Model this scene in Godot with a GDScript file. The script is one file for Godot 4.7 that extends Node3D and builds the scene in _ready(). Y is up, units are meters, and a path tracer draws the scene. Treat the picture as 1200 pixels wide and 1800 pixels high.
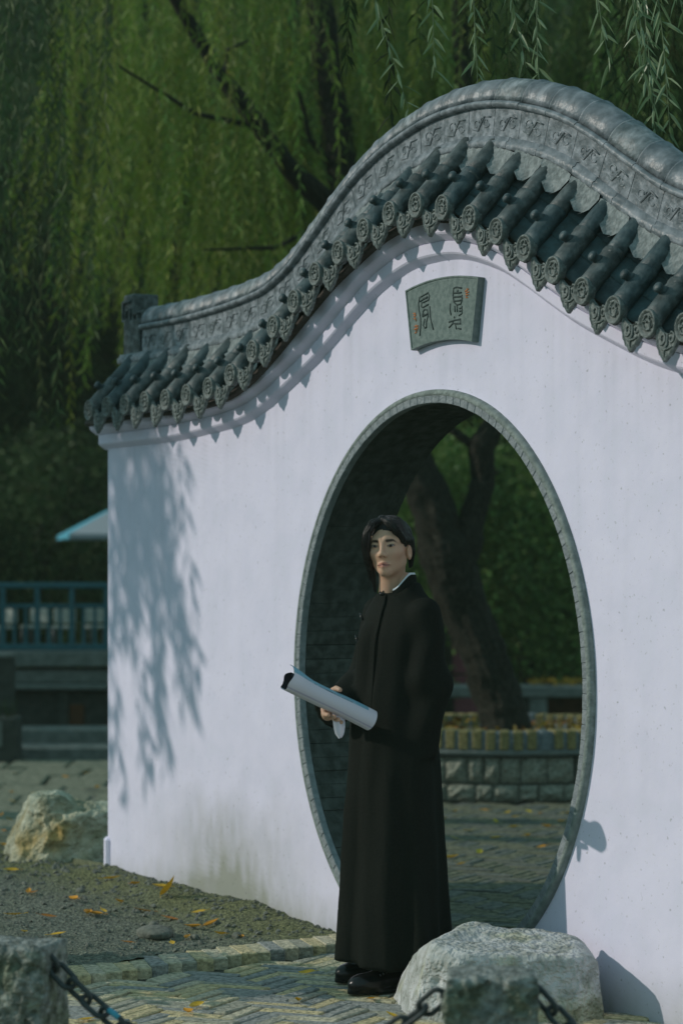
extends Node3D

var rng := RandomNumberGenerator.new()
var M := {}
var taken := {}
var noise := FastNoiseLite.new()
const EYE := Vector3(9.051, 1.5, 5.264)
const AHEAD := Vector3(-0.88063, 0, -0.4738)
const ASIDE := Vector3(0.4738, 0, -0.88063)


func _ready() -> void:
	rng.seed = 11
	noise.seed = 5
	noise.noise_type = FastNoiseLite.TYPE_SIMPLEX_SMOOTH
	noise.frequency = 1.0
	noise.fractal_octaves = 4
	camera_sky_sun()
	materials()
	build_ground()
	build_hill()
	build_wall()
	build_plaque()
	build_rocks()
	build_posts_and_chains()
	build_person()
	build_paper()
	build_planter()
	build_terrace()
	build_trees()
	build_leaves()


# ---------------------------------------------------------------- camera and light
func camera_sky_sun() -> void:
	var cam := Camera3D.new()
	cam.name = "camera"
	cam.projection = Camera3D.PROJECTION_FRUSTUM
	cam.near = 0.1
	cam.far = 400.0
	cam.size = 0.0371335
	cam.frustum_offset = Vector2(0, 0.0020836)
	add_child(cam)
	cam.look_at_from_position(EYE, EYE + AHEAD, Vector3.UP)
	var env := Environment.new()
	env.background_mode = Environment.BG_SKY
	var sky := Sky.new()
	var psm := ProceduralSkyMaterial.new()
	psm.sky_top_color = Color(0.47, 0.62, 0.66)
	psm.sky_horizon_color = Color(0.72, 0.83, 0.83)
	psm.sky_curve = 0.16
	psm.ground_bottom_color = Color(0.10, 0.11, 0.09)
	psm.ground_horizon_color = Color(0.35, 0.38, 0.36)
	psm.sun_angle_max = 4.0
	sky.sky_material = psm
	env.sky = sky
	env.background_energy_multiplier = 2.3
	env.tonemap_mode = Environment.TONE_MAPPER_LINEAR
	env.tonemap_exposure = 0.485
	# thin fog added to lift the darkest tones
	env.fog_enabled = true
	env.fog_density = 0.0010
	env.fog_light_color = Color(0.80, 0.88, 0.78)
	env.sdfgi_enabled = true
	env.ssao_enabled = true
	env.ssil_enabled = true
	var we := WorldEnvironment.new()
	we.name = "world"
	we.environment = env
	var att := CameraAttributesPhysical.new()
	att.exposure_aperture = 2.8
	att.frustum_focal_length = 97.0
	att.frustum_focus_distance = 10.0
	we.camera_attributes = att
	add_child(we)
	var sun := DirectionalLight3D.new()
	sun.name = "sun"
	sun.light_color = Color(1.0, 0.965, 0.92)
	sun.light_energy = 1.45
	sun.light_angular_distance = 0.5
	sun.shadow_enabled = true
	add_child(sun)
	sun.look_at_from_position(Vector3.ZERO, Vector3(0.62, -0.60, -1.0), Vector3.UP)


# ---------------------------------------------------------------- naming and mesh helpers
func numbered(n: String) -> String:
	if not taken.has(n):
		taken[n] = 0
		return n
	taken[n] += 1
	return "%s_%03d" % [n, taken[n]]


func tag(o: Node, label: String, category := "", group := "", kind := "") -> void:
	if label: o.set_meta("label", label)
	if category: o.set_meta("category", category)
	if group: o.set_meta("group", group)
	if kind: o.set_meta("kind", kind)


func thing(called: String, label: String, category: String, at := Vector3.ZERO, turn := 0.0, group := "") -> Node3D:
	var o := Node3D.new()
	o.name = numbered(called)
	add_child(o)
	o.position = at
	o.rotation.y = turn
	tag(o, label, category, group)
	return o


func put(called: String, mesh: Mesh, m: Material, parent: Node = self, xf := Transform3D()) -> MeshInstance3D:
	var o := MeshInstance3D.new()
	o.mesh = mesh
	o.material_override = m
	o.transform = xf
	if parent == self:
		o.name = numbered(called)
		add_child(o)
	else:
		o.name = called
		parent.add_child(o, true)
	return o


func struct(called: String, mesh: Mesh, m: Material, label := "") -> MeshInstance3D:
	var o := put(called, mesh, m)
	tag(o, label, "", "", "structure")
	return o


func start() -> SurfaceTool:
	var st := SurfaceTool.new()
	st.begin(Mesh.PRIMITIVE_TRIANGLES)
	return st


func done(st: SurfaceTool) -> ArrayMesh:
	st.generate_normals()
	st.index()
	return st.commit()


# counter-clockwise seen from outside; Godot wants clockwise
func tri(st: SurfaceTool, a: Vector3, b: Vector3, c: Vector3) -> void:
	st.add_vertex(a)
	st.add_vertex(c)
	st.add_vertex(b)


func quad(st: SurfaceTool, a: Vector3, b: Vector3, c: Vector3, d: Vector3) -> void:
	tri(st, a, b, c)
	tri(st, a, c, d)


func face(st: SurfaceTool, pts: Array, inside: Vector3) -> void:
	var n: Vector3 = (pts[1] - pts[0]).cross(pts[2] - pts[0])
	var mid := Vector3.ZERO
	for p in pts: mid += p
	mid /= pts.size()
	var flip := n.dot(mid - inside) < 0.0
	for k in range(1, pts.size() - 1):
		if flip: tri(st, pts[0], pts[k + 1], pts[k])
		else: tri(st, pts[0], pts[k], pts[k + 1])


# a block with chamfered edges, its corners moved a little
func block(st: SurfaceTool, size: Vector3, bevel: float, xf := Transform3D(), jit := 0.0) -> void:
	st.set_smooth_group(-1)
	var h := size * 0.5
	var b := minf(bevel, minf(h.x, minf(h.y, h.z)) * 0.8)
	var V := {}
	for sx in [-1, 1]:
		for sy in [-1, 1]:
			for sz in [-1, 1]:
				var j := Vector3(rng.randf_range(-jit, jit), rng.randf_range(-jit, jit), rng.randf_range(-jit, jit))
				V[[sx, sy, sz, 0]] = xf * (Vector3(sx * h.x, sy * (h.y - b), sz * (h.z - b)) + j)
				V[[sx, sy, sz, 1]] = xf * (Vector3(sx * (h.x - b), sy * h.y, sz * (h.z - b)) + j)
				V[[sx, sy, sz, 2]] = xf * (Vector3(sx * (h.x - b), sy * (h.y - b), sz * h.z) + j)
	var c := xf.origin
	for s in [-1, 1]:
		face(st, [V[[s, -1, -1, 0]], V[[s, 1, -1, 0]], V[[s, 1, 1, 0]], V[[s, -1, 1, 0]]], c)
		face(st, [V[[-1, s, -1, 1]], V[[1, s, -1, 1]], V[[1, s, 1, 1]], V[[-1, s, 1, 1]]], c)
		face(st, [V[[-1, -1, s, 2]], V[[1, -1, s, 2]], V[[1, 1, s, 2]], V[[-1, 1, s, 2]]], c)
		for t in [-1, 1]:
			face(st, [V[[s, t, -1, 0]], V[[s, t, 1, 0]], V[[s, t, 1, 1]], V[[s, t, -1, 1]]], c)
			face(st, [V[[s, -1, t, 0]], V[[s, 1, t, 0]], V[[s, 1, t, 2]], V[[s, -1, t, 2]]], c)
			face(st, [V[[-1, s, t, 1]], V[[1, s, t, 1]], V[[1, s, t, 2]], V[[-1, s, t, 2]]], c)
			for u in [-1, 1]:
				face(st, [V[[s, t, u, 0]], V[[s, t, u, 1]], V[[s, t, u, 2]]], c)


# rows of points joined into a skin; closed joins the last point of a row to its first
func skin(st: SurfaceTool, rows: Array, closed := false, flip := false) -> void:
	var n: int = rows[0].size()
	for r in rows.size() - 1:
		for k in (n if closed else n - 1):
			var a: Vector3 = rows[r][k]
			var b: Vector3 = rows[r][(k + 1) % n]
			var c: Vector3 = rows[r + 1][(k + 1) % n]
			var d: Vector3 = rows[r + 1][k]
			if flip: quad(st, a, d, c, b)
			else: quad(st, a, b, c, d)


func fan(st: SurfaceTool, row: Array, flip := false) -> void:
	var mid := Vector3.ZERO
	for p in row: mid += p
	mid /= row.size()
	for k in row.size():
		if flip: tri(st, mid, row[(k + 1) % row.size()], row[k])
		else: tri(st, mid, row[k], row[(k + 1) % row.size()])


func tube(st: SurfaceTool, pts: Array, radii: Array, sides := 8, caps := true, rough := 0.0) -> void:
	st.set_smooth_group(0)
	var rows := []
	var side := Vector3.ZERO
	for k in pts.size():
		var d: Vector3 = (pts[mini(k + 1, pts.size() - 1)] - pts[maxi(k - 1, 0)]).normalized()
		if side == Vector3.ZERO:
			side = d.cross(Vector3.UP if absf(d.y) < 0.9 else Vector3.RIGHT).normalized()
		side = (side - d * side.dot(d)).normalized()
		var up := d.cross(side)
		var row := []
		var r: float = radii[k] if k < radii.size() else radii[-1]
		for j in sides:
			var a := TAU * j / sides
			var rr := r
			if rough > 0.0:
				var q: Vector3 = pts[k]
				rr *= 1.0 + rough * (0.6 - 1.6 * absf(noise.get_noise_3d(cos(a) * 3.2, q.y * 1.6, sin(a) * 3.2))) + rough * 0.5 * noise.get_noise_3d(cos(a) * 9.0, q.y * 4.0, sin(a) * 9.0)
			row.append(pts[k] + (side * cos(a) + up * sin(a)) * rr)
		rows.append(row)
	skin(st, rows, true)
	if caps:
		fan(st, rows[0], true)
		fan(st, rows[-1])


func lathe(st: SurfaceTool, prof: Array, sides: int, xf := Transform3D()) -> void:
	st.set_smooth_group(0)
	var rows := []
	for p in prof:
		var row := []
		for j in sides:
			var a := -TAU * j / sides
			row.append(xf * Vector3(p.x * cos(a), p.y, p.x * sin(a)))
		rows.append(row)
	skin(st, rows, true)
	fan(st, rows[0], true)
	fan(st, rows[-1])


func table(t: Array, u: float) -> float:
	if u <= t[0].x: return t[0].y
	for k in range(1, t.size()):
		if u <= t[k].x:
			var a: Vector2 = t[k - 1]
			var b: Vector2 = t[k]
			var s := (u - a.x) / (b.x - a.x)
			var m0: float = (b.y - t[maxi(k - 2, 0)].y) / (b.x - t[maxi(k - 2, 0)].x) * (b.x - a.x)
			var kk := mini(k + 1, t.size() - 1)
			var m1: float = (t[kk].y - a.y) / (t[kk].x - a.x) * (b.x - a.x)
			if k == 1: m0 = 0.0
			var s2 := s * s
			var s3 := s2 * s
			return (2 * s3 - 3 * s2 + 1) * a.y + (s3 - 2 * s2 + s) * m0 + (-2 * s3 + 3 * s2) * b.y + (s3 - s2) * m1
	return t[-1].y


func loc(lat: float, y: float, dep: float) -> Vector3:
	return Vector3(EYE.x, 0, EYE.z) + AHEAD * dep + ASIDE * lat + Vector3(0, y, 0)


# ---------------------------------------------------------------- surface nets
class Acc:
	var v := PackedVector3Array()
	var n := PackedVector3Array()
	var c := PackedColorArray()
	var i := PackedInt32Array()
	func mesh() -> ArrayMesh:
		var a := []
		a.resize(Mesh.ARRAY_MAX)
		for k in n.size(): n[k] = n[k].normalized()
		a[Mesh.ARRAY_VERTEX] = v
		a[Mesh.ARRAY_NORMAL] = n
		if c.size() == v.size(): a[Mesh.ARRAY_COLOR] = c
		a[Mesh.ARRAY_INDEX] = i
		var m := ArrayMesh.new()
		m.add_surface_from_arrays(Mesh.PRIMITIVE_TRIANGLES, a)
		return m
	func quad(a: int, b: int, d: int, e: int) -> void:
		var nn := (v[b] - v[a]).cross(v[d] - v[a]) + (v[d] - v[a]).cross(v[e] - v[a])
		for k in [a, b, d, e]: n[k] += nn
		i.append_array(PackedInt32Array([a, d, b, a, e, d]))


func nets(acc: Acc, f: Callable, lo: Vector3, hi: Vector3, h: float, paint = null, slack := 1.6) -> void:
	var B := 5
	var nb := Vector3i(((hi - lo) / (h * B)).ceil())
	var sx := nb.x * B + 1
	var sy := nb.y * B + 1
	var sz := nb.z * B + 1
	var val := PackedFloat32Array()
	val.resize(sx * sy * sz)
	val.fill(1e9)
	var idx := PackedInt32Array()
	idx.resize(sx * sy * sz)
	idx.fill(-1)
	var reach := h * B * 0.87 * slack
	var live := []
	for bz in nb.z:
		for by in nb.y:
			for bx in nb.x:
				var c := lo + Vector3(bx + 0.5, by + 0.5, bz + 0.5) * (B * h)
				if absf(f.call(c)) < reach:
					live.append(Vector3i(bx, by, bz) * B)
					for z in range(bz * B, bz * B + B + 1):
						for y in range(by * B, by * B + B + 1):
							var o := (z * sy + y) * sx
							for x in range(bx * B, bx * B + B + 1):
								if val[o + x] > 1e8:
									val[o + x] = f.call(lo + Vector3(x, y, z) * h)
	var dx := 1
	var dy := sx
	var dz := sx * sy
	var cells := PackedInt32Array()
	var offs := [0, dx, dy, dx + dy, dz, dz + dx, dz + dy, dz + dx + dy]
	var cor := [Vector3(0, 0, 0), Vector3(1, 0, 0), Vector3(0, 1, 0), Vector3(1, 1, 0), Vector3(0, 0, 1), Vector3(1, 0, 1), Vector3(0, 1, 1), Vector3(1, 1, 1)]
	var edges := [[0, 1], [2, 3], [4, 5], [6, 7], [0, 2], [1, 3], [4, 6], [5, 7], [0, 4], [1, 5], [2, 6], [3, 7]]
	for l in live:
		for z in range(l.z, l.z + B):
			for y in range(l.y, l.y + B):
				for x in range(l.x, l.x + B):
					var o: int = (z * sy + y) * sx + x
					var neg := 0
					for k in 8:
						if val[o + offs[k]] < 0.0: neg += 1
					if neg == 0 or neg == 8: continue
					var p := Vector3.ZERO
					var cnt := 0
					for e in edges:
						var a: float = val[o + offs[e[0]]]
						var b: float = val[o + offs[e[1]]]
						if (a < 0.0) != (b < 0.0):
							p += cor[e[0]].lerp(cor[e[1]], a / (a - b))
							cnt += 1
					p = lo + (Vector3(x, y, z) + p / cnt) * h
					idx[o] = acc.v.size()
					acc.v.append(p)
					acc.n.append(Vector3.ZERO)
					cells.append(o)
	for o in cells:
		var v0 := val[o] < 0.0
		for ax in [[dx, dy, dz], [dy, dz, dx], [dz, dx, dy]]:
			var v1: float = val[o + ax[0]]
			if v1 > 1e8 or (v1 < 0.0) == v0: continue
			if o - ax[1] - ax[2] < 0: continue
			var a: int = idx[o - ax[1] - ax[2]]
			var b: int = idx[o - ax[2]]
			var c: int = idx[o]
			var d: int = idx[o - ax[1]]
			if a < 0 or b < 0 or d < 0: continue
			if v0: acc.quad(a, b, c, d)
			else: acc.quad(a, d, c, b)
	if paint != null:
		for k in range(acc.c.size(), acc.v.size()):
			acc.c.append(paint.call(acc.v[k]))


func smin(a: float, b: float, k: float) -> float:
	var h := maxf(k - absf(a - b), 0.0) / k
	return minf(a, b) - h * h * k * 0.25


func smax(a: float, b: float, k: float) -> float:
	return -smin(-a, -b, k)


func cap(p: Vector3, a: Vector3, b: Vector3, ra: float, rb: float) -> float:
	var ab := b - a
	var t := clampf((p - a).dot(ab) / ab.length_squared(), 0.0, 1.0)
	return p.distance_to(a + ab * t) - lerpf(ra, rb, t)


func egg(p: Vector3, c: Vector3, r: Vector3) -> float:
	var q := (p - c) / r
	var l := q.length()
	return (l - 1.0) * l / maxf((q / r).length(), 1e-4) if l > 0.01 else -minf(r.x, minf(r.y, r.z))


# ---------------------------------------------------------------- materials
func lin(r: float, g: float, b: float) -> Color:
	return Color(r, g, b).linear_to_srgb()


func cloth_noise(freq: float, stops: Array, sd := 1, oct := 4, size := 512, kind := FastNoiseLite.TYPE_SIMPLEX_SMOOTH) -> NoiseTexture2D:
	var n := FastNoiseLite.new()
	n.seed = sd
	n.noise_type = kind
	n.frequency = freq
	n.fractal_octaves = oct
	var t := NoiseTexture2D.new()
	t.width = size
	t.height = size
	t.seamless = true
	t.noise = n
	if stops.size():
		var g := Gradient.new()
		var offs := PackedFloat32Array()
		var cols := PackedColorArray()
		for s in stops:
			offs.append(s[0])
			cols.append(s[1])
		g.offsets = offs
		g.colors = cols
		t.color_ramp = g
	return t


func mat(key: String, stops: Array, rough: float, freq := 0.02, per_m := 1.0, bump := 0.0, bump_freq := 0.05, bump_per_m := 0.0, opts := {}) -> StandardMaterial3D:
	var m := StandardMaterial3D.new()
	m.resource_name = key
	m.roughness = rough
	m.metallic_specular = opts.get("spec", 0.4)
	m.uv1_triplanar = true
	m.uv1_world_triplanar = opts.get("world", true)
	m.uv1_scale = Vector3.ONE * per_m
	if stops.size() == 1:
		m.albedo_color = stops[0]
	else:
		var s := []
		for k in stops.size(): s.append([0.25 + 0.5 * k / (stops.size() - 1.0), stops[k]])
		m.albedo_texture = cloth_noise(freq, s, key.hash() % 1000, 5)
	if bump > 0.0:
		m.heightmap_enabled = true
		m.heightmap_scale = bump
		m.heightmap_texture = cloth_noise(bump_freq, [], (key.hash() >> 4) % 1000, 5)
	if opts.get("vc", false):
		m.vertex_color_use_as_albedo = true
	if opts.has("back"):
		m.backlight_enabled = true
		m.backlight = opts.back
	M[key] = m
	return m


func materials() -> void:
	mat("plaster", [lin(0.69, 0.68, 0.83), lin(0.715, 0.70, 0.85), lin(0.73, 0.715, 0.865)], 0.85, 0.012, 0.6, 0.12, 0.03, 0.0, {"vc": true})
	M.plaster.detail_enabled = true
	M.plaster.detail_blend_mode = BaseMaterial3D.BLEND_MODE_MUL
	M.plaster.detail_albedo = cloth_noise(0.06, [[0.0, Color(1, 1, 1)], [0.80, Color(1, 1, 1)], [0.85, Color(0.93, 0.93, 0.92)], [0.95, Color(0.76, 0.77, 0.76)]], 77, 3, 1024)
	mat("ridge", [lin(0.095, 0.116, 0.126), lin(0.155, 0.181, 0.198), lin(0.255, 0.287, 0.313)], 0.42, 0.02, 1.6, 0.25, 0.05)
	mat("ridge_dark", [lin(0.09, 0.115, 0.12), lin(0.17, 0.20, 0.21), lin(0.28, 0.32, 0.34)], 0.5, 0.02, 2.2, 0.25, 0.05)
	mat("tile", [lin(0.034, 0.046, 0.046), lin(0.060, 0.078, 0.078), lin(0.12, 0.145, 0.145)], 0.5, 0.015, 2.3, 0.25, 0.05)
	mat("tile_b", [lin(0.026, 0.044, 0.047), lin(0.042, 0.070, 0.078), lin(0.085, 0.12, 0.125)], 0.5, 0.015, 2.3, 0.25, 0.05)
	mat("pan", [lin(0.035, 0.05, 0.05), lin(0.05, 0.085, 0.09), lin(0.075, 0.14, 0.155)], 0.6, 0.012, 2.0, 0.3, 0.05)
	mat("relief", [lin(0.070, 0.090, 0.085), lin(0.125, 0.150, 0.142), lin(0.21, 0.245, 0.235)], 0.6, 0.03, 3.0, 0.2, 0.06)
	mat("infill", [lin(0.13, 0.155, 0.155), lin(0.20, 0.235, 0.235), lin(0.30, 0.335, 0.335)], 0.8, 0.02, 2.5, 0.5, 0.05)
	mat("soffit", [lin(0.05, 0.045, 0.038), lin(0.09, 0.08, 0.07)], 0.9, 0.03, 2.0)
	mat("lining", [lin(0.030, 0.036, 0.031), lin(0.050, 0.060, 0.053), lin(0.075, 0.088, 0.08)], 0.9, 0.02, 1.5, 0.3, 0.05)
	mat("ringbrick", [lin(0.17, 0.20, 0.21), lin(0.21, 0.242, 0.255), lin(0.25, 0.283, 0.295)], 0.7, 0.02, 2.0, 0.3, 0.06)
	mat("ringedge", [lin(0.13, 0.165, 0.155), lin(0.18, 0.22, 0.205), lin(0.24, 0.285, 0.27)], 0.7, 0.02, 2.0, 0.3, 0.06)
	mat("plaque", [lin(0.10, 0.145, 0.135), lin(0.13, 0.18, 0.168), lin(0.16, 0.21, 0.195)], 0.6, 0.02, 3.0, 0.1, 0.06)
	mat("ink", [lin(0.03, 0.05, 0.048)], 0.7)
	mat("seal", [lin(0.42, 0.15, 0.05)], 0.7)
	var tones := [[0.46, 0.42, 0.28], [0.34, 0.33, 0.26], [0.50, 0.42, 0.24], [0.27, 0.28, 0.26], [0.47, 0.43, 0.31]]
	for k in tones.size():
		var t: Array = tones[k]
		mat("paver%d" % k, [lin(t[0] * 0.55, t[1] * 0.58, t[2] * 0.58), lin(t[0], t[1], t[2]), lin(t[0] * 1.3, t[1] * 1.3, t[2] * 1.3)], 0.85, 0.03, 2.2, 0.5, 0.06)
	mat("moss_paver", [lin(0.06, 0.068, 0.045), lin(0.12, 0.13, 0.085), lin(0.19, 0.19, 0.125)], 0.9, 0.03, 1.2, 0.5, 0.06)  # no moss: shade behind the wall put into this darker paver colour
	mat("blue_paver", [lin(0.06, 0.072, 0.065), lin(0.11, 0.125, 0.105), lin(0.17, 0.18, 0.15)], 0.9, 0.03, 1.2, 0.5, 0.06)  # second paver copy darkened for the shade behind the wall
	mat("sand", [lin(0.035, 0.038, 0.03), lin(0.075, 0.075, 0.055), lin(0.11, 0.105, 0.08)], 0.95, 0.05, 1.5, 1.0, 0.08)
	mat("soil", [lin(0.065, 0.082, 0.062), lin(0.135, 0.155, 0.118), lin(0.22, 0.245, 0.19)], 0.95, 0.05, 1.3, 1.6, 0.09, 0.0, {"vc": true})
	mat("pebble", [lin(0.10, 0.11, 0.09), lin(0.20, 0.21, 0.175)], 0.9, 0.03, 2.0, 0.3, 0.05)
	mat("land", [lin(0.03, 0.036, 0.026), lin(0.055, 0.08, 0.055)], 0.95, 0.03, 0.5, 1.0, 0.05)
	mat("hillside", [lin(0.010, 0.016, 0.008), lin(0.02, 0.03, 0.013)], 1.0, 0.03, 0.4)
	mat("rock", [lin(0.26, 0.28, 0.25), lin(0.43, 0.45, 0.43), lin(0.58, 0.60, 0.60)], 0.85, 0.015, 1.4, 2.0, 0.05, 0.0, {"vc": true})
	mat("post", [lin(0.09, 0.105, 0.09), lin(0.20, 0.22, 0.20), lin(0.36, 0.39, 0.37)], 0.85, 0.02, 2.2, 1.4, 0.05, 0.0, {"vc": true})
	mat("iron", [lin(0.02, 0.03, 0.032), lin(0.05, 0.065, 0.065)], 0.5, 0.03, 6.0, 0.2, 0.08)
	mat("blue_paint", [lin(0.05, 0.30, 0.42)], 0.5)
	mat("robe", [lin(0.0085, 0.0108, 0.0088), lin(0.0125, 0.0152, 0.0126)], 0.75, 0.05, 3.0, 0.08, 0.1, 0.0, {"spec": 0.16})
	mat("skin", [lin(1, 1, 1)], 0.5, 0.02, 1.0, 0.0, 0.05, 0.0, {"vc": true, "world": false})
	M.skin.subsurf_scatter_enabled = true
	M.skin.subsurf_scatter_strength = 0.12
	mat("hair", [lin(0.006, 0.0065, 0.006), lin(0.014, 0.015, 0.013)], 0.42, 0.04, 8.0)
	mat("white_cloth", [lin(0.62, 0.68, 0.72)], 0.8)
	mat("shoe", [lin(0.008, 0.009, 0.009)], 0.25)
	mat("sheet", [lin(0.60, 0.61, 0.68)], 0.6, 0.02, 1.0, 0.0, 0.05, 0.0, {"vc": true})
	M.sheet.backlight_enabled = true
	M.sheet.backlight = lin(0.12, 0.12, 0.13)
	mat("bark", [lin(0.012, 0.013, 0.009), lin(0.028, 0.029, 0.020), lin(0.065, 0.063, 0.044)], 0.95, 0.03, 2.0, 4.5, 0.045)
	for k in 3:
		var t: Array = [[0.112, 0.190, 0.058], [0.165, 0.250, 0.062], [0.060, 0.105, 0.042]][k]
		mat("leaf%d" % k, [lin(t[0], t[1], t[2])], 0.55, 0.02, 1.0, 0.0, 0.05, 0.0, {"vc": true, "spec": 0.28, "back": lin(t[0] * 2.2, t[1] * 2.0, t[2] * 1.2)})
	mat("leaf_dark", [lin(0.026, 0.046, 0.020)], 0.7, 0.02, 1.0, 0.0, 0.05, 0.0, {"vc": true, "spec": 0.12, "back": lin(0.03, 0.06, 0.02)})  # darkened leaf colour, standing in for foliage in shade
	mat("leaf_pale", [lin(0.16, 0.215, 0.115)], 0.35, 0.02, 1.0, 0.0, 0.05, 0.0, {"vc": true, "back": lin(0.08, 0.14, 0.05)})
	M.bark.uv1_scale = Vector3(5, 0.9, 5)
	mat("stem", [lin(0.10, 0.115, 0.035)], 0.7)
	mat("fallen", [lin(0.60, 0.38, 0.03)], 0.6, 0.02, 1.0, 0.0, 0.05, 0.0, {"vc": true, "back": lin(0.2, 0.12, 0.01)})
	mat("yellow_brick", [lin(0.13, 0.115, 0.045), lin(0.20, 0.175, 0.070), lin(0.26, 0.23, 0.105)], 0.85, 0.03, 2.0, 0.4, 0.05)
	mat("blue_brick", [lin(0.10, 0.13, 0.14), lin(0.16, 0.20, 0.21)], 0.85, 0.03, 2.0, 0.4, 0.05)
	mat("planter_stone", [lin(0.12, 0.135, 0.105), lin(0.22, 0.235, 0.185), lin(0.33, 0.34, 0.28)], 0.9, 0.03, 2.0, 1.6, 0.04)
	mat("mortar", [lin(0.05, 0.055, 0.045)], 0.95)
	mat("concrete", [lin(0.10, 0.125, 0.115), lin(0.17, 0.20, 0.185)], 0.9, 0.02, 1.0, 0.6, 0.05)
	mat("pale_stone", [lin(0.35, 0.38, 0.34), lin(0.48, 0.50, 0.45)], 0.85, 0.02, 1.5, 0.5, 0.05)
	mat("teal", [lin(0.018, 0.095, 0.12), lin(0.025, 0.13, 0.165)], 0.5, 0.02, 1.0)
	mat("dark_wall", [lin(0.03, 0.038, 0.033), lin(0.055, 0.065, 0.055)], 0.9, 0.02, 0.8, 0.5, 0.05)
	mat("rust", [lin(0.07, 0.035, 0.018), lin(0.11, 0.055, 0.025)], 0.9, 0.02, 1.2)
	mat("pink", [lin(0.16, 0.05, 0.065), lin(0.22, 0.08, 0.095)], 0.8, 0.02, 1.0)
	mat("canopy", [lin(0.11, 0.44, 0.58)], 0.8)
	M.canopy.backlight_enabled = true
	M.canopy.backlight = lin(0.1, 0.25, 0.3)
	mat("canopy_pale", [lin(0.40, 0.44, 0.48)], 0.8)
	mat("metal", [lin(0.12, 0.13, 0.13)], 0.4)
	mat("flag", [lin(0.11, 0.125, 0.085), lin(0.19, 0.205, 0.145), lin(0.26, 0.27, 0.20)], 0.9, 0.02, 1.2, 0.8, 0.05)


# ---------------------------------------------------------------- the moon gate wall
const XC := 0.045
const WL := -3.086
const WR := 3.176
const THICK := 0.30
const GY := 1.07
const GR := 1.06
const EAVE := [Vector2(0, 2.86), Vector2(0.1, 2.855), Vector2(0.3, 2.82), Vector2(0.5, 2.757), Vector2(0.7, 2.685), Vector2(0.9, 2.592), Vector2(1.1, 2.493), Vector2(1.28, 2.408), Vector2(1.48, 2.33), Vector2(1.7, 2.28), Vector2(1.92, 2.262), Vector2(2.2, 2.252), Vector2(2.6, 2.255), Vector2(3.2, 2.245)]
const GROOVE := [Vector2(0, 2.67), Vector2(0.2, 2.657), Vector2(0.45, 2.592), Vector2(0.62, 2.519), Vector2(0.78, 2.441), Vector2(0.96, 2.357), Vector2(1.17, 2.276), Vector2(1.38, 2.201), Vector2(1.57, 2.149), Vector2(1.75, 2.123), Vector2(2.04, 2.103), Vector2(2.4, 2.088), Vector2(3.2, 2.08)]
const PANEL := [Vector2(0, 3.122), Vector2(0.2, 3.112), Vector2(0.42, 3.075), Vector2(0.65, 3.010), Vector2(0.85, 2.925), Vector2(1.1, 2.79), Vector2(1.32, 2.675), Vector2(1.5, 2.61), Vector2(1.65, 2.575), Vector2(2.0, 2.543), Vector2(2.5, 2.524), Vector2(3.2, 2.524)]


func eave(x: float) -> float: return table(EAVE, absf(x - XC))
func groove(x: float) -> float: return table(GROOVE, absf(x - XC))
func ridge_base(x: float) -> float: return table(PANEL, absf(x - XC))


func ridge_normal(x: float) -> Vector3:
	var s := (ridge_base(x + 0.02) - ridge_base(x - 0.02)) / 0.04
	return Vector3(-s, 1, 0).normalized()


# a piece that follows the ridge from x0 to x1; prof holds (z, height) pairs running round it
func ridge_piece(x0: float, x1: float, prof: Array, lift := 0.0) -> ArrayMesh:
	var st := start()
	var rows := []
	for k in 4:
		var x := lerpf(x0, x1, k / 3.0)
		var n := ridge_normal(x)
		var b := Vector3(x, ridge_base(x), -THICK / 2)
		var row := []
		for q in prof: row.append(b + n * (q.y + lift) + Vector3(0, 0, q.x))
		rows.append(row)
	st.set_smooth_group(-1 if prof.size() < 7 else 0)
	skin(st, rows, true, true)
	st.set_smooth_group(-1)
	fan(st, rows[0])
	fan(st, rows[-1], true)
	return done(st)


func wall_dirt(p: Vector3) -> Color:
	# green-brown growth and splashes along the foot of the wall
	var n := noise.get_noise_3d(p.x * 2.2, p.y * 2.0, p.z) * 0.5 + 0.5
	var f := noise.get_noise_3d(p.x * 14.0, p.y * 5.0, 7.0) * 0.5 + 0.5
	var patch := exp(-pow((p.x + 1.78) / 0.60, 2.0)) * clampf(1.0 - p.y / (0.36 + 0.42 * n), 0.0, 1.0)
	var foot := clampf(1.0 - p.y / (0.10 + 0.14 * n), 0.0, 1.0) * 0.55
	var a := clampf((patch * 1.25 + foot) * (0.45 + 0.75 * f), 0.0, 0.85)
	var c := Color(1, 1, 1).lerp(Color(0.34, 0.37, 0.22), a)
	var streak := maxf(0.0, noise.get_noise_3d(p.x * 9.0, p.y * 0.7, 11.0) - 0.10) * 0.4
	c = c.lerp(Color(0.78, 0.80, 0.78), clampf(streak, 0.0, 0.35))
	# runs of grime from the drip tiles
	var top := groove(p.x) - p.y
	var run := maxf(0.0, noise.get_noise_3d(p.x * 13.0, p.y * 0.5, 21.0) + 0.05) * clampf(1.0 - top / (0.25 + 0.5 * n), 0.0, 1.0)
	c = c.lerp(Color(0.62, 0.65, 0.63), clampf(run * 0.45, 0.0, 0.2))
	return c


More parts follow.
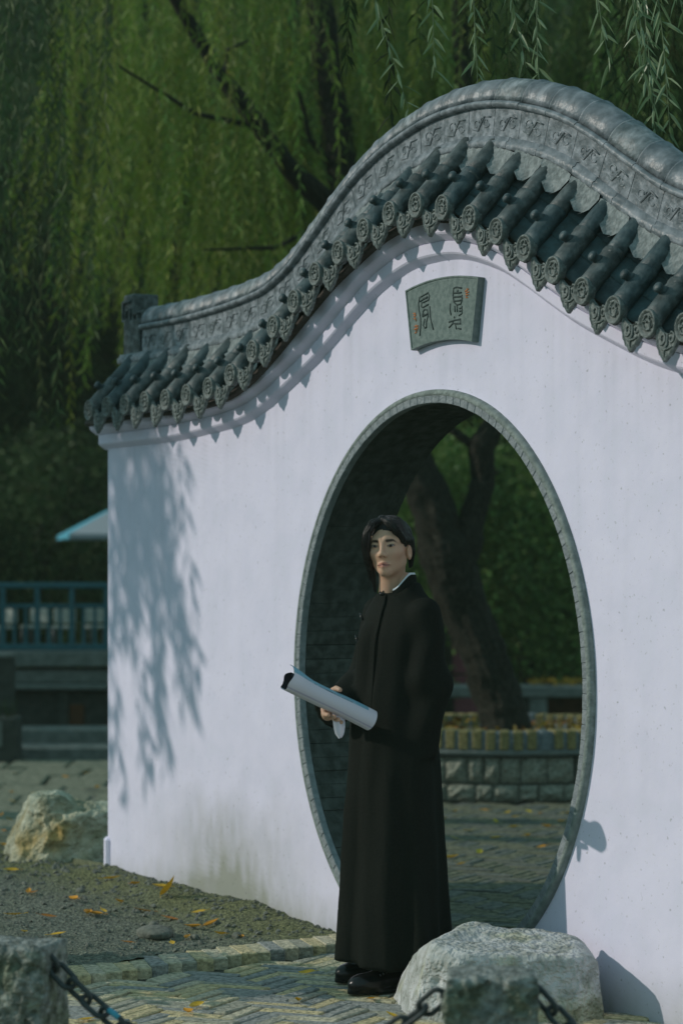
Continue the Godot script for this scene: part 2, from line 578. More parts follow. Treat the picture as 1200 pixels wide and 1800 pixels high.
func wall_face(z: float, back: bool) -> ArrayMesh:
	var acc := Acc.new()
	var angs := []
	for k in 720: angs.append(TAU * k / 720.0)
	for c in [Vector2(WL, -0.15), Vector2(WR, -0.15), Vector2(WL, eave(WL) - 0.04), Vector2(WR, eave(WR) - 0.04)]:
		angs.append(fposmod(atan2(c.y - GY, c.x), TAU))
	angs.sort()
	var n := angs.size()
	var m := 84
	var r0 := GR + 0.045
	for a in angs:
		var d := Vector2(cos(a), sin(a))
		var lo := r0
		var hi := 5.0
		for it in 32:
			var r := (lo + hi) / 2
			var x := d.x * r
			var y := GY + d.y * r
			var inside: bool = x >= WL - 1e-5 and x <= WR + 1e-5 and y >= -0.15 and y <= eave(x) - 0.04
			if inside: lo = r
			else: hi = r
		for j in m + 1:
			var r := lerpf(r0, maxf(lo, r0 + 0.002), j / float(m))
			var wob := noise.get_noise_3d(d.x * r * 1.1, (GY + d.y * r) * 1.1, 5.0) * 0.004
			var p := Vector3(d.x * r, GY + d.y * r, z + (wob if j < m and j > 0 else 0.0))
			acc.v.append(p)
			acc.n.append(Vector3.ZERO)
			acc.c.append(wall_dirt(p))
	for k in n:
		for j in m:
			var a := k * (m + 1) + j
			var b := ((k + 1) % n) * (m + 1) + j
			if back: acc.quad(a, b, b + 1, a + 1)
			else: acc.quad(a, a + 1, b + 1, b)
	return acc.mesh()


func build_wall() -> void:
	var w := thing("moon_gate_wall", "white plastered garden wall with round moon gate under a curved grey tiled coping", "wall")
	var body := put("plaster_front", wall_face(0.0, false), M.plaster, w)
	put("plaster_back", wall_face(-THICK, true), M.plaster, w)
	for x in [WL, WR]:
		var st := start()
		var rows := []
		for k in 9:
			var y := lerpf(-0.15, eave(x) - 0.04, k / 8.0)
			rows.append([Vector3(x, y, -THICK), Vector3(x, y, 0)])
		skin(st, rows, false, x > 0)
		put("plaster_end", done(st), M.plaster, w)
	# low plinth block at the wall's foot, left end
	var pst := start()
	block(pst, Vector3(0.05, 0.32, 0.33), 0.012, Transform3D(Basis(), Vector3(WL - 0.005, 0.06, -0.15)), 0.004)
	put("plinth", done(pst), M.plaster, w)

	# two rounded bands under the eaves, front and back, turning round the ends
	for band in [[0.0, 0.062, 0.034], [0.072, 0.0, 0.066]]:
		for side in [1, -1]:
			var st := start()
			st.set_smooth_group(-1)
			var rows := []
			var xs := [WL - band[2]]
			var nn := 150
			for k in nn + 1: xs.append(lerpf(WL - band[2] + 0.001, WR + band[2] - 0.001, k / float(nn)))
			xs.append(WR + band[2])
			for x in xs:
				var g: float = groove(x) + band[0]
				var top: float = groove(x) + band[1] if band[1] > 0.0 else eave(x) - 0.035
				var pr: float = band[2]
				var prof := [Vector2(-0.06, g - 0.012), Vector2(pr - 0.034, g - 0.008), Vector2(pr - 0.005, g + 0.013), Vector2(pr, g + 0.020), Vector2(pr, top), Vector2(-0.06, top)]
				var row := []
				for q in prof:
					row.append(Vector3(x, q.y, q.x if side > 0 else -THICK - q.x))
				rows.append(row)
			skin(st, rows, true, side > 0)
			st.set_smooth_group(-1)
			fan(st, rows[0], side < 0)
			fan(st, rows[-1], side > 0)
			put("eaves_band", done(st), M.plaster, w)
	for band in [[0.0, 0.062, 0.034], [0.072, 0.0, 0.066]]:
		for e in [-1, 1]:
			var x0: float = WL - band[2] + 0.002 if e < 0 else WR + band[2] - 0.002
			var x1: float = WL + 0.04 if e < 0 else WR - 0.04
			var y0: float = groove(x0) + band[0] + 0.003
			var y1: float = groove(x0) + band[1] - 0.003 if band[1] > 0.0 else eave(x0) - 0.04
			var st := start()
			block(st, Vector3(absf(x1 - x0), y1 - y0, 0.22), 0.006, Transform3D(Basis(), Vector3((x0 + x1) / 2, (y0 + y1) / 2, -THICK / 2)))
			put("eaves_band", done(st), M.plaster, w)

	# ring of bricks on edge round the opening
	var nb := 126
	for k in nb:
		var a := TAU * (k + 0.5) / nb
		var st := start()
		var half := PI / nb * 0.992
		var jr := rng.randf_range(-0.0006, 0.0006)
		var jz := rng.randf_range(-0.0006, 0.0006)
		var V := []
		for z in [-0.006, 0.020 + jz]:
			for r in [GR + jr, GR + 0.047]:
				for s in [-1, 1]:
					V.append(Vector3(cos(a + half * s) * r, GY + sin(a + half * s) * r, z))
		var mid := Vector3(cos(a), sin(a), 0) * (GR + 0.02) + Vector3(0, GY, 0.008)
		st.set_smooth_group(-1)
		var ch := 0.003
		var F := []
		for q in V: F.append(q)
		# chamfered front edge
		var front := [V[4].move_toward(mid, 0), V[5], V[7], V[6]]
		var inner := []
		for q in front: inner.append(q.lerp((front[0] + front[1] + front[2] + front[3]) / 4, 0.10) + Vector3(0, 0, ch))
		face(st, inner, mid)
		for e in 4: face(st, [front[e], front[(e + 1) % 4], inner[(e + 1) % 4], inner[e]], mid)
		face(st, [V[0], V[1], V[3], V[2]], mid)
		face(st, [V[0], V[1], V[5], V[4]], mid)
		face(st, [V[2], V[3], V[7], V[6]], mid)
		face(st, [V[0], V[2], V[6], V[4]], mid)
		face(st, [V[1], V[3], V[7], V[5]], mid)
		put("ring_brick", done(st), M.ringbrick, w)
	# dark courses lining the opening behind the ring
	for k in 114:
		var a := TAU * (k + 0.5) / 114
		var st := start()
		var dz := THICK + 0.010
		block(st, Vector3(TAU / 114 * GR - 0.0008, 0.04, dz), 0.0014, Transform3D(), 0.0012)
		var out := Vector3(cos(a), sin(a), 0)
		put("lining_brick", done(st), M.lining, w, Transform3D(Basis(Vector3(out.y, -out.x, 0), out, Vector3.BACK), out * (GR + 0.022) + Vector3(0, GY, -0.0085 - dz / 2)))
	for z in [1, -1]:
		var st := start()
		var rows := []
		for k in 181:
			var a := TAU * k / 180.0
			var row := []
			for q in [Vector2(0.0272, -0.01), Vector2(0.0272, 0.017), Vector2(0.032, 0.0215), Vector2(0.044, 0.0205), Vector2(0.050, 0.015), Vector2(0.052, 0.006), Vector2(0.052, -0.02)]:
				row.append(Vector3(cos(a) * (GR + q.x), GY + sin(a) * (GR + q.x), (q.y + 0.004) if z > 0 else -THICK - q.y - 0.004))
			rows.append(row)
		skin(st, rows, false, z < 0)
		put("ring_moulding", done(st), M.ringedge, w)
	var lst := start()
	var lrows := []
	for k in 181:
		var a := TAU * k / 180.0
		lrows.append([Vector3(cos(a) * (GR + 0.044), GY + sin(a) * (GR + 0.044), -THICK), Vector3(cos(a) * (GR + 0.044), GY + sin(a) * (GR + 0.044), 0.0)])
	skin(lst, lrows, false, true)
	put("ring_bed", done(lst), M.mortar, w)

	build_coping(w)


func build_coping(w: Node3D) -> void:
	# bed under the tiles: one slope each way
	for side in [1, -1]:
		var st := start()
		st.set_smooth_group(0)
		var rows := []
		for k in 121:
			var x := lerpf(WL - 0.06, WR + 0.06, k / 120.0)
			var e := eave(x)
			var row := []
			for q in [Vector2(-0.15, e + 0.18), Vector2(-0.075, e + 0.15), Vector2(0.098, e - 0.045), Vector2(0.092, e - 0.058), Vector2(0.02, e - 0.062), Vector2(-0.15, e - 0.062)]:
				row.append(Vector3(x, q.y, q.x if side > 0 else -THICK - q.x))
			rows.append(row)
		skin(st, rows, true, side < 0)
		fan(st, rows[0], side > 0)
		fan(st, rows[-1], side < 0)
		put("tile_bed", done(st), M.soffit, w)

	# ridge: base course, carved panels, roll and cap tiles
	var bounds := []
	var nseg := 33
	for k in nseg + 1: bounds.append(lerpf(-2.86, 2.95, k / float(nseg)))
	var base_prof := [Vector2(-0.094, -0.040), Vector2(0.094, -0.040), Vector2(0.096, -0.034), Vector2(0.096, -0.014), Vector2(0.086, -0.009), Vector2(0.083, 0.004), Vector2(-0.083, 0.004), Vector2(-0.086, -0.009), Vector2(-0.096, -0.014), Vector2(-0.096, -0.034)]
	var panel_prof := [Vector2(-0.074, -0.004), Vector2(0.074, -0.004), Vector2(0.072, 0.110), Vector2(-0.072, 0.110)]
	var roll_prof := []
	for k in 9:
		var a := -PI / 2 + PI * k / 8.0
		roll_prof.append(Vector2(0.078 + 0.016 * cos(a), 0.121 + 0.0135 * sin(a)))
	for k in 9:
		var a := PI / 2 + PI * k / 8.0
		roll_prof.append(Vector2(-0.078 + 0.016 * cos(a), 0.121 + 0.0135 * sin(a)))
	var all := bounds.duplicate()
	all.push_front(-3.0)
	all.push_front(-3.10)
	all.append(3.09)
	all.append(3.19)
	for k in all.size() - 1:
		var x0: float = all[k] + 0.0016
		var x1: float = all[k + 1] - 0.0016
		var off := 0.07 * sin(k * 2.3)
		put("base_course", ridge_piece(x0 + 0.05 * sin(k * 1.7), x1 + 0.05 * sin((k + 1) * 1.7), base_prof, rng.randf_range(-0.002, 0.002)), M.ridge, w)
	for k in nseg:
		var x0: float = bounds[k] + 0.0016
		var x1: float = bounds[k + 1] - 0.0016
		var pan := put("ridge_panel", ridge_piece(x0, x1, panel_prof, rng.randf_range(-0.001, 0.002)), M.ridge, w)
		put("carved_scroll", scroll_mesh(x0, x1), M.ridge_dark if k % 3 == 1 else M.ridge, pan)
		put("ridge_roll", ridge_piece(x0, x1, roll_prof, rng.randf_range(-0.0015, 0.0015)), M.ridge, w)
		put("ridge_tile", cap_tile(x0, x1), M.ridge_dark if k % 4 == 2 else M.ridge, w)

	# fretted block at each ridge end, shade put into its dark tile colour
	for e in [-1, 1]:
		var ex := -3.0 if e < 0 else 3.09
		var bst := start()
		var by := ridge_base(ex)
		block(bst, Vector3(0.18, 0.17, 0.15), 0.006, Transform3D(Basis(), Vector3(ex - 0.015 * e, by + 0.08, -THICK / 2)))
		var orn := put("ridge_end_block", done(bst), M.tile, w)
		var b2 := start()
		block(b2, Vector3(0.12, 0.25, 0.13), 0.006, Transform3D(Basis(), Vector3(ex + 0.035 * e, by + 0.165, -THICK / 2)))
		block(b2, Vector3(0.10, 0.145, 0.11), 0.006, Transform3D(Basis(), Vector3(ex - 0.055 * e, by + 0.135, -THICK / 2)))
		put("stepped_top", done(b2), M.tile, orn)
		var b3 := start()
		for s in [1, -1]:
			var z: float = -THICK / 2 + s * 0.067
			for q in [[0.045, 0.165, 0.085, 0.012], [0.045, 0.255, 0.085, 0.012], [0.087, 0.21, 0.012, 0.10], [0.005, 0.19, 0.012, 0.06], [0.03, 0.215, 0.045, 0.010], [0.055, 0.195, 0.010, 0.04], [-0.06, 0.19, 0.06, 0.01], [-0.085, 0.16, 0.01, 0.07], [-0.055, 0.15, 0.035, 0.01], [-0.04, 0.165, 0.01, 0.03]]:
				block(b3, Vector3(q[2], q[3], 0.02), 0.002, Transform3D(Basis(), Vector3(ex + q[0] * e, by + q[1], z)))
		put("fret_carving", done(b3), M.tile, orn)

	# tile rows
	var xs := [-2.97, -2.76, -2.55, -2.33, -2.105, -1.885, -1.665, -1.45, -1.24, -1.05, -0.865, -0.68, -0.485, -0.28, -0.075, 0.125, 0.32, 0.515, 0.70, 0.885, 1.07, 1.25, 1.44, 1.635, 1.84, 2.06, 2.28, 2.495, 2.70, 2.90, 3.10]
	var cover := cover_mesh()
	var lower := lower_mesh()
	var disc := disc_mesh()
	var knob := knob_mesh()
	var drip := drip_mesh()
	var pan_m := pan_mesh()
	var fill := infill_mesh()
	for k in xs.size():
		var x: float = xs[k]
		var e := eave(x)
		var sl := Vector3(0, 0.235, -0.215).normalized()
		# local z runs down the slope, y off the roof
		var bas := Basis(Vector3.RIGHT, (-sl).cross(Vector3.RIGHT).normalized(), -sl)
		var o := Vector3(x, e + rng.randf_range(-0.004, 0.004), 0.14)
		var tw := Basis(Vector3.UP, rng.randf_range(-0.03, 0.03))
		var tm: Material = M.tile if rng.randf() < 0.6 else M.tile_b
		put("cover_tile", cover, M.tile if rng.randf() < 0.5 else M.tile_b, w, Transform3D(bas, o))
		var low := put("eaves_tile", lower, tm, w, Transform3D(tw * bas, o))
		var inv := low.transform.affine_inverse()
		put("end_disc", disc, M.relief, low, inv * Transform3D(Basis(Vector3.FORWARD, rng.randf_range(-0.3, 0.3)), o + Vector3(0, 0, 0.004)))
		put("tile_nail", knob, M.tile_b, low, Transform3D(Basis().scaled(Vector3.ONE * 1.0), Vector3(0, 0.033, -0.118)))
	for k in range(1, xs.size()):
		var x: float
		if k == 0: x = xs[0] - 0.105
		elif k == xs.size(): x = xs[-1] + 0.105
		else: x = (xs[k - 1] + xs[k]) / 2
		var width: float = (xs[k] - xs[k - 1]) if k > 0 and k < xs.size() else 0.2
		var slope := (eave(x + 0.05) - eave(x - 0.05)) / 0.1
		var e := eave(x)
		var sl := Vector3(0, 0.235, -0.215).normalized()
		var bas := Basis(Vector3(1, slope, 0).normalized() * (width / 0.2), (-sl).cross(Vector3.RIGHT).normalized(), -sl)
		for j in 3:
			var o := Vector3(x, e - 0.012, 0.112) + sl * (0.098 * j) + bas.y.normalized() * (0.004 - 0.001 * j)
			put("pan_tile", pan_m, M.pan if rng.randf() < 0.6 else M.tile_b, w, Transform3D(bas, o))
		var tilt := Basis(Vector3.RIGHT, -0.10 + rng.randf_range(-0.05, 0.05)) * Basis(Vector3.BACK, rng.randf_range(-0.06, 0.06) + slope * 0.25)
		put("drip_tile", drip, M.relief, w, Transform3D(tilt.scaled(Vector3(1.12, 1.06, 1)), Vector3(x, e - 0.004, 0.132)))
		if k > 0 and k < xs.size():
			var fb := Basis(Vector3(1, slope, 0) * (width / 0.2), Vector3.UP, Vector3.BACK)
			put("mortar_fillet", fill, M.infill, w, Transform3D(fb, Vector3(x, ridge_base(x) - 0.052, -0.058)))
	# the slope behind, out of sight from the front: its rows joined
	var bt := start()
	for x in xs:
		var e := eave(x)
		var a := Vector3(x, e + 0.235, -THICK + 0.075)
		var b := Vector3(x, e, -THICK - 0.14)
		tube(bt, [a, a.lerp(b, 0.5), a.lerp(b, 0.51), b], [0.044, 0.044, 0.048, 0.048], 10)
	var rear := put("rear_tile_rows", done(bt), M.tile, w)
	rear.set_meta("kind", "stuff")


func scroll_mesh(x0: float, x1: float) -> ArrayMesh:
	var st := start()
	var xm := (x0 + x1) / 2
	var n := ridge_normal(xm)
	var t := Vector3(n.y, -n.x, 0)
	var o := Vector3(xm, ridge_base(xm), 0) + n * 0.053
	for s in [1, -1]:
		var z: float = -THICK / 2 + s * 0.073
		var mir := 1.0 if int(xm * 53.0) % 2 == 0 else -1.0
		for c in [[-0.035 * mir, 0.004, mir, 0.024], [0.035 * mir, -0.006, -mir, 0.021], [0.004, 0.008, -mir, 0.014]]:
			var pts := []
			for k in 13:
				var q := k / 12.0
				var a: float = c[2] * (0.4 + q * 5.4)
				var r: float = c[3] * (1.0 - 0.78 * q)
				pts.append(o + t * (c[0] + cos(a) * r * 1.15) + n * (c[1] + sin(a) * r) + Vector3(0, 0, z))
			tube(st, pts, [0.0034, 0.0034, 0.0032, 0.003, 0.0028, 0.0026], 5, true)
		tube(st, [o + t * -0.066 + n * -0.02 + Vector3(0, 0, z), o + t * -0.02 + n * -0.027 + Vector3(0, 0, z), o + t * 0.02 + n * 0.026 + Vector3(0, 0, z), o + t * 0.066 + n * 0.02 + Vector3(0, 0, z)], [0.003, 0.005, 0.005, 0.003], 5)
	return done(st)


func cap_tile(x0: float, x1: float) -> ArrayMesh:
	var st := start()
	st.set_smooth_group(0)
	var rows := []
	var d := x1 - x0
	for q in [[0.0, -0.002], [0.0, 0.003], [0.03, 0.0042], [0.045, 0.0005], [0.5, 0.0], [0.985, -0.001], [1.0, -0.006]]:
		var x: float = x0 + d * q[0]
		var n := ridge_normal(x)
		var b := Vector3(x, ridge_base(x), -THICK / 2) + n * 0.136
		var row := []
		for j in 15:
			var a := PI * j / 14.0
			row.append(b + Vector3(0, 0, cos(a) * (0.079 + q[1])) + n * sin(a) * (0.085 + q[1]))
		rows.append(row)
	skin(st, rows, true, true)
	st.set_smooth_group(-1)
	fan(st, rows[0])
	fan(st, rows[-1], true)
	return done(st)


func cover_mesh() -> ArrayMesh:
	var st := start()
	var rows := []
	for q in [[-0.335, 0.97], [-0.24, 1.0], [-0.16, 1.0]]:
		var row := []
		for j in 18:
			var a := TAU * j / 18
			row.append(Vector3(cos(a) * 0.0435 * q[1], sin(a) * 0.0335 * q[1], q[0]))
		rows.append(row)
	skin(st, rows, true)
	fan(st, rows[0], true)
	fan(st, rows[-1])
	return done(st)


func lower_mesh() -> ArrayMesh:
	var st := start()
	# flattened barrel, its lower end cut plumb to take the round end disc
	st.set_smooth_group(0)
	var rows := []
	for q in [[-0.186, 0.95, 0.0], [-0.184, 1.04, 0.0], [-0.172, 1.06, 0.0], [-0.165, 1.0, 0.0], [-0.10, 1.0, 0.2], [-0.035, 1.01, 0.8], [0.0, 1.02, 1.0]]:
		var row := []
		for j in 20:
			var a := TAU * j / 20
			var y: float = sin(a) * 0.0345 * q[1]
			row.append(Vector3(cos(a) * 0.0455 * q[1], y, q[0] - y * 1.096 * q[2]))
		rows.append(row)
	skin(st, rows, true)
	fan(st, rows[0], true)
	fan(st, rows[-1])
	return done(st)


func knob_mesh() -> ArrayMesh:
	var st := start()
	lathe(st, [Vector2(0.022, -0.006), Vector2(0.017, 0.004), Vector2(0.015, 0.014), Vector2(0.0185, 0.019), Vector2(0.0185, 0.027), Vector2(0.013, 0.033), Vector2(0.004, 0.035)], 12, Transform3D(Basis(Vector3.RIGHT, 0.25), Vector3.ZERO))
	return done(st)


func disc_mesh() -> ArrayMesh:
	var st := start()
	# rim and sunken face, then a coiled relief; the disc looks along +z
	var turn := Transform3D(Basis(Vector3.RIGHT, PI / 2), Vector3.ZERO)
	lathe(st, [Vector2(0.047, -0.02), Vector2(0.0485, 0.004), Vector2(0.047, 0.009), Vector2(0.041, 0.009), Vector2(0.039, 0.002), Vector2(0.002, 0.002)], 28, turn)
	var pts := []
	for k in 26:
		var q := k / 25.0
		var a := 0.6 + q * TAU * 1.35
		pts.append(Vector3(cos(a) * lerpf(0.033, 0.007, q), sin(a) * lerpf(0.033, 0.007, q), 0.003 + 0.002 * sin(k * 2.1)))
	tube(st, pts, [0.003, 0.004, 0.0045, 0.005], 5)
	for k in 7:
		var a := k * 2.4
		var r := 0.013 + 0.0022 * k
		tube(st, [Vector3(cos(a) * r, sin(a) * r, 0.003), Vector3(cos(a + 0.5) * (r + 0.008), sin(a + 0.5) * (r + 0.008), 0.005)], [0.0042, 0.0025], 5)
	return done(st)


func drip_mesh() -> ArrayMesh:
	# hanging leaf-shaped plate with a scalloped edge and carved face
	var st := start()
	var out := []
	var half := [Vector2(0.060, 0.012), Vector2(0.060, -0.012), Vector2(0.057, -0.032), Vector2(0.050, -0.045), Vector2(0.046, -0.060), Vector2(0.036, -0.070), Vector2(0.029, -0.083), Vector2(0.018, -0.088), Vector2(0.010, -0.097)]
	for p in half: out.append(p)
	out.append(Vector2(0, -0.105))
	for k in half.size(): out.append(Vector2(-half[half.size() - 1 - k].x, half[half.size() - 1 - k].y))
	for k in 5:
		var q := -0.75 + 0.375 * k
		out.append(Vector2(0.060 * q, 0.012 - 0.030 * (1.0 - q * q)))
	var c := Vector2(0, -0.045)
	var f := []
	var m1 := []
	var m2 := []
	var bk := []
	for p in out:
		f.append(Vector3(p.x, p.y, 0.004))
		var i1: Vector2 = p.lerp(c, 0.10)
		m1.append(Vector3(i1.x, i1.y, 0.0075))
		var i2: Vector2 = p.lerp(c, 0.19)
		m2.append(Vector3(i2.x, i2.y, 0.003))
		bk.append(Vector3(p.x, p.y, -0.009))
	st.set_smooth_group(-1)
	for pair in [[bk, f], [f, m1], [m1, m2]]: skin(st, [pair[0], pair[1]], true, true)
	fan(st, m2, true)
	fan(st, bk)
	for s in [-1, 1]:
		var pts := []
		for k in 12:
			var q := k / 11.0
			var a: float = s * (1.9 - q * 6.0)
			var r := 0.021 * (1.0 - 0.75 * q)
			pts.append(Vector3(s * 0.022 + cos(a) * r * 0.9, -0.033 + sin(a) * r, 0.005))
		tube(st, pts, [0.0035], 5)
	tube(st, [Vector3(0, -0.02, 0.005), Vector3(0.006, -0.05, 0.006), Vector3(-0.004, -0.07, 0.005), Vector3(0, -0.09, 0.004)], [0.003, 0.0055, 0.0045, 0.002], 5)
	tube(st, [Vector3(-0.03, -0.06, 0.004), Vector3(-0.012, -0.068, 0.006), Vector3(0.012, -0.066, 0.006), Vector3(0.032, -0.058, 0.004)], [0.002, 0.004, 0.004, 0.002], 5)
	return done(st)


func pan_mesh() -> ArrayMesh:
	var st := start()
	st.set_smooth_group(0)
	var rows := []
	for q in [[0.002, -0.012], [0.0, 0.0], [-0.03, -0.001], [-0.16, -0.012]]:
		var row := []
		for j in 9:
			var s := j / 4.0 - 1.0
			row.append(Vector3(s * 0.085, -0.022 + 0.026 * s * s + q[1], q[0]))
		rows.append(row)
	skin(st, rows)
	return done(st)


func infill_mesh() -> ArrayMesh:
	# mortar tongue filling the valley under the ridge course
	var st := start()
	st.set_smooth_group(0)
	var rows := []
	for k in 7:
		var v := k / 6.0
		var row := []
		var wdt := lerpf(0.098, 0.016, pow(v, 2.2))
		for j in 9:
			var s := j / 4.0 - 1.0
			row.append(Vector3(s * wdt, 0.012 - v * 0.098, 0.012 + v * 0.042 - 0.030 * (1.0 - s * s) * (0.4 + 0.6 * v) + 0.003 * sin(j * 2.7 + k * 1.9)))
		rows.append(row)
	skin(st, rows, false, true)
	return done(st)


func build_plaque() -> void:
	var p := thing("name_plaque", "fan-shaped grey-green plaque with two engraved characters above the moon gate", "sign", Vector3(0.108, 2.34, 0.0))
	var top := []
	var bot := []
	for k in 13:
		var s := k / 6.0 - 1.0
		top.append(Vector2(s * 0.272, 0.258 - 0.026 * s * s))
		bot.append(Vector2(s * 0.226, 0.020 - 0.022 * s * s))
	var ring := []
	for q in bot: ring.append(q)
	for k in 13: ring.append(top[12 - k])
	var st := start()
	st.set_smooth_group(-1)
	var c := Vector2(0, 0.135)
	var rows := []
	for q in [[0.0, 0.0], [0.0, 0.024], [0.01, 0.030], [0.055, 0.030], [0.065, 0.0265]]:
		var row := []
		for v in ring:
			var i: Vector2 = v + (c - v) * Vector2(q[0] * 0.55, q[0] * 1.0)
			row.append(Vector3(i.x, i.y, q[1]))
		rows.append(row)
	skin(st, rows, true)
	fan(st, rows[-1])
	put("slab", done(st), M.plaque, p)
	var strokes := {"engraved_character": [
"-0.056,2.537 -0.064,2.514 -0.060,2.488 -0.048,2.455 -0.048,2.422 -0.054,2.390; -0.047,2.537 0.009,2.548; -0.030,2.528 0.005,2.533; -0.053,2.520 -0.027,2.526 0.004,2.531; 0.010,2.546 0.019,2.535 0.014,2.521 -0.030,2.514; 0.012,2.504 -0.030,2.496 -0.043,2.499 -0.039,2.516; -0.030,2.479 -0.019,2.487 0.004,2.483 0.007,2.470 -0.013,2.466 -0.027,2.471; -0.030,2.479 -0.034,2.461 0.009,2.468; 0.009,2.463 -0.004,2.438 -0.004,2.417; -0.016,2.452 -0.027,2.427 -0.017,2.417 -0.004,2.417; 0.021,2.496 0.025,2.455 0.034,2.432 0.049,2.405",
"0.258,2.543 0.221,2.550 0.199,2.549 0.193,2.521 0.199,2.497 0.221,2.484 0.249,2.485 0.258,2.497 0.258,2.519; 0.230,2.540 0.226,2.531; 0.199,2.530 0.256,2.527; 0.196,2.516 0.258,2.512; 0.197,2.500 0.257,2.498; 0.174,2.493 0.171,2.469 0.179,2.450; 0.205,2.482 0.208,2.459; 0.224,2.482 0.224,2.458; 0.258,2.478 0.258,2.449 0.236,2.443; 0.241,2.469 0.258,2.471; 0.239,2.459 0.258,2.459; 0.164,2.425 0.196,2.428 0.249,2.429 0.249,2.412 0.189,2.418; 0.201,2.442 0.206,2.437; 0.196,2.427 0.189,2.416 0.164,2.404; 0.208,2.415 0.219,2.394; 0.230,2.396 0.253,2.392"],
"orange_seal": ["0.281,2.529 0.307,2.536; 0.287,2.522 0.311,2.525; 0.286,2.516 0.307,2.514; 0.287,2.506 0.302,2.504; 0.295,2.540 0.292,2.504",
"-0.104,2.479 -0.084,2.475; -0.101,2.469 -0.082,2.470; -0.099,2.459 -0.082,2.455; -0.092,2.481 -0.090,2.458 -0.082,2.448",
"-0.095,2.429 -0.065,2.429; -0.097,2.417 -0.066,2.420; -0.092,2.403 -0.077,2.404; -0.083,2.435 -0.084,2.401; -0.071,2.427 -0.073,2.408"]}
	for kind in strokes:
		for ch in strokes[kind]:
			var cs := start()
			for s in ch.split("; "):
				var pts := []
				for q in s.split(" "):
					var xy: PackedStringArray = q.split(",")
					pts.append(Vector3(float(xy[0]) - 0.108, float(xy[1]) - 2.34, 0.0265))
				tube(cs, pts, [0.0034 if kind == "engraved_character" else 0.0026], 6)
			put(kind, done(cs), M.ink if kind == "engraved_character" else M.seal, p)


# ---------------------------------------------------------------- ground
func sheet(st: SurfaceTool, x0: float, x1: float, z0: float, z1: float, nx: int, nz: int, h: Callable, keep = null) -> void:
	st.set_smooth_group(0)
	var rows := []
	for j in nz + 1:
		var row := []
		for k in nx + 1:
			var x := lerpf(x0, x1, k / float(nx))
			var z := lerpf(z0, z1, j / float(nz))
			row.append(Vector3(x, h.call(x, z), z))
		rows.append(row)
	for r in nz:
		for k in nx:
			var a: Vector3 = rows[r][k]
			var b: Vector3 = rows[r][k + 1]
			var c: Vector3 = rows[r + 1][k + 1]
			var d: Vector3 = rows[r + 1][k]
			if keep != null and not keep.call((a + c) / 2): continue
			quad(st, a, d, c, b)


func edge_x(z: float) -> float:
	return lerpf(-0.60, -0.25, clampf(z / 1.33, 0.0, 1.6))


func soil_h(x: float, z: float) -> float:
	var n := noise.get_noise_2d(x * 1.3, z * 1.3) * 0.03 + noise.get_noise_2d(x * 9.0, z * 9.0) * 0.010
	var bank := 0.05 * exp(-pow(z / 0.22, 2.0)) * clampf((-0.7 - x) / 0.6, 0.0, 1.0) * clampf((x + 3.3) / 0.3, 0.0, 1.0) if z > -0.1 else 0.0
	return 0.018 + n + bank + clampf((-1.5 - x) * 0.016, 0.0, 0.03)


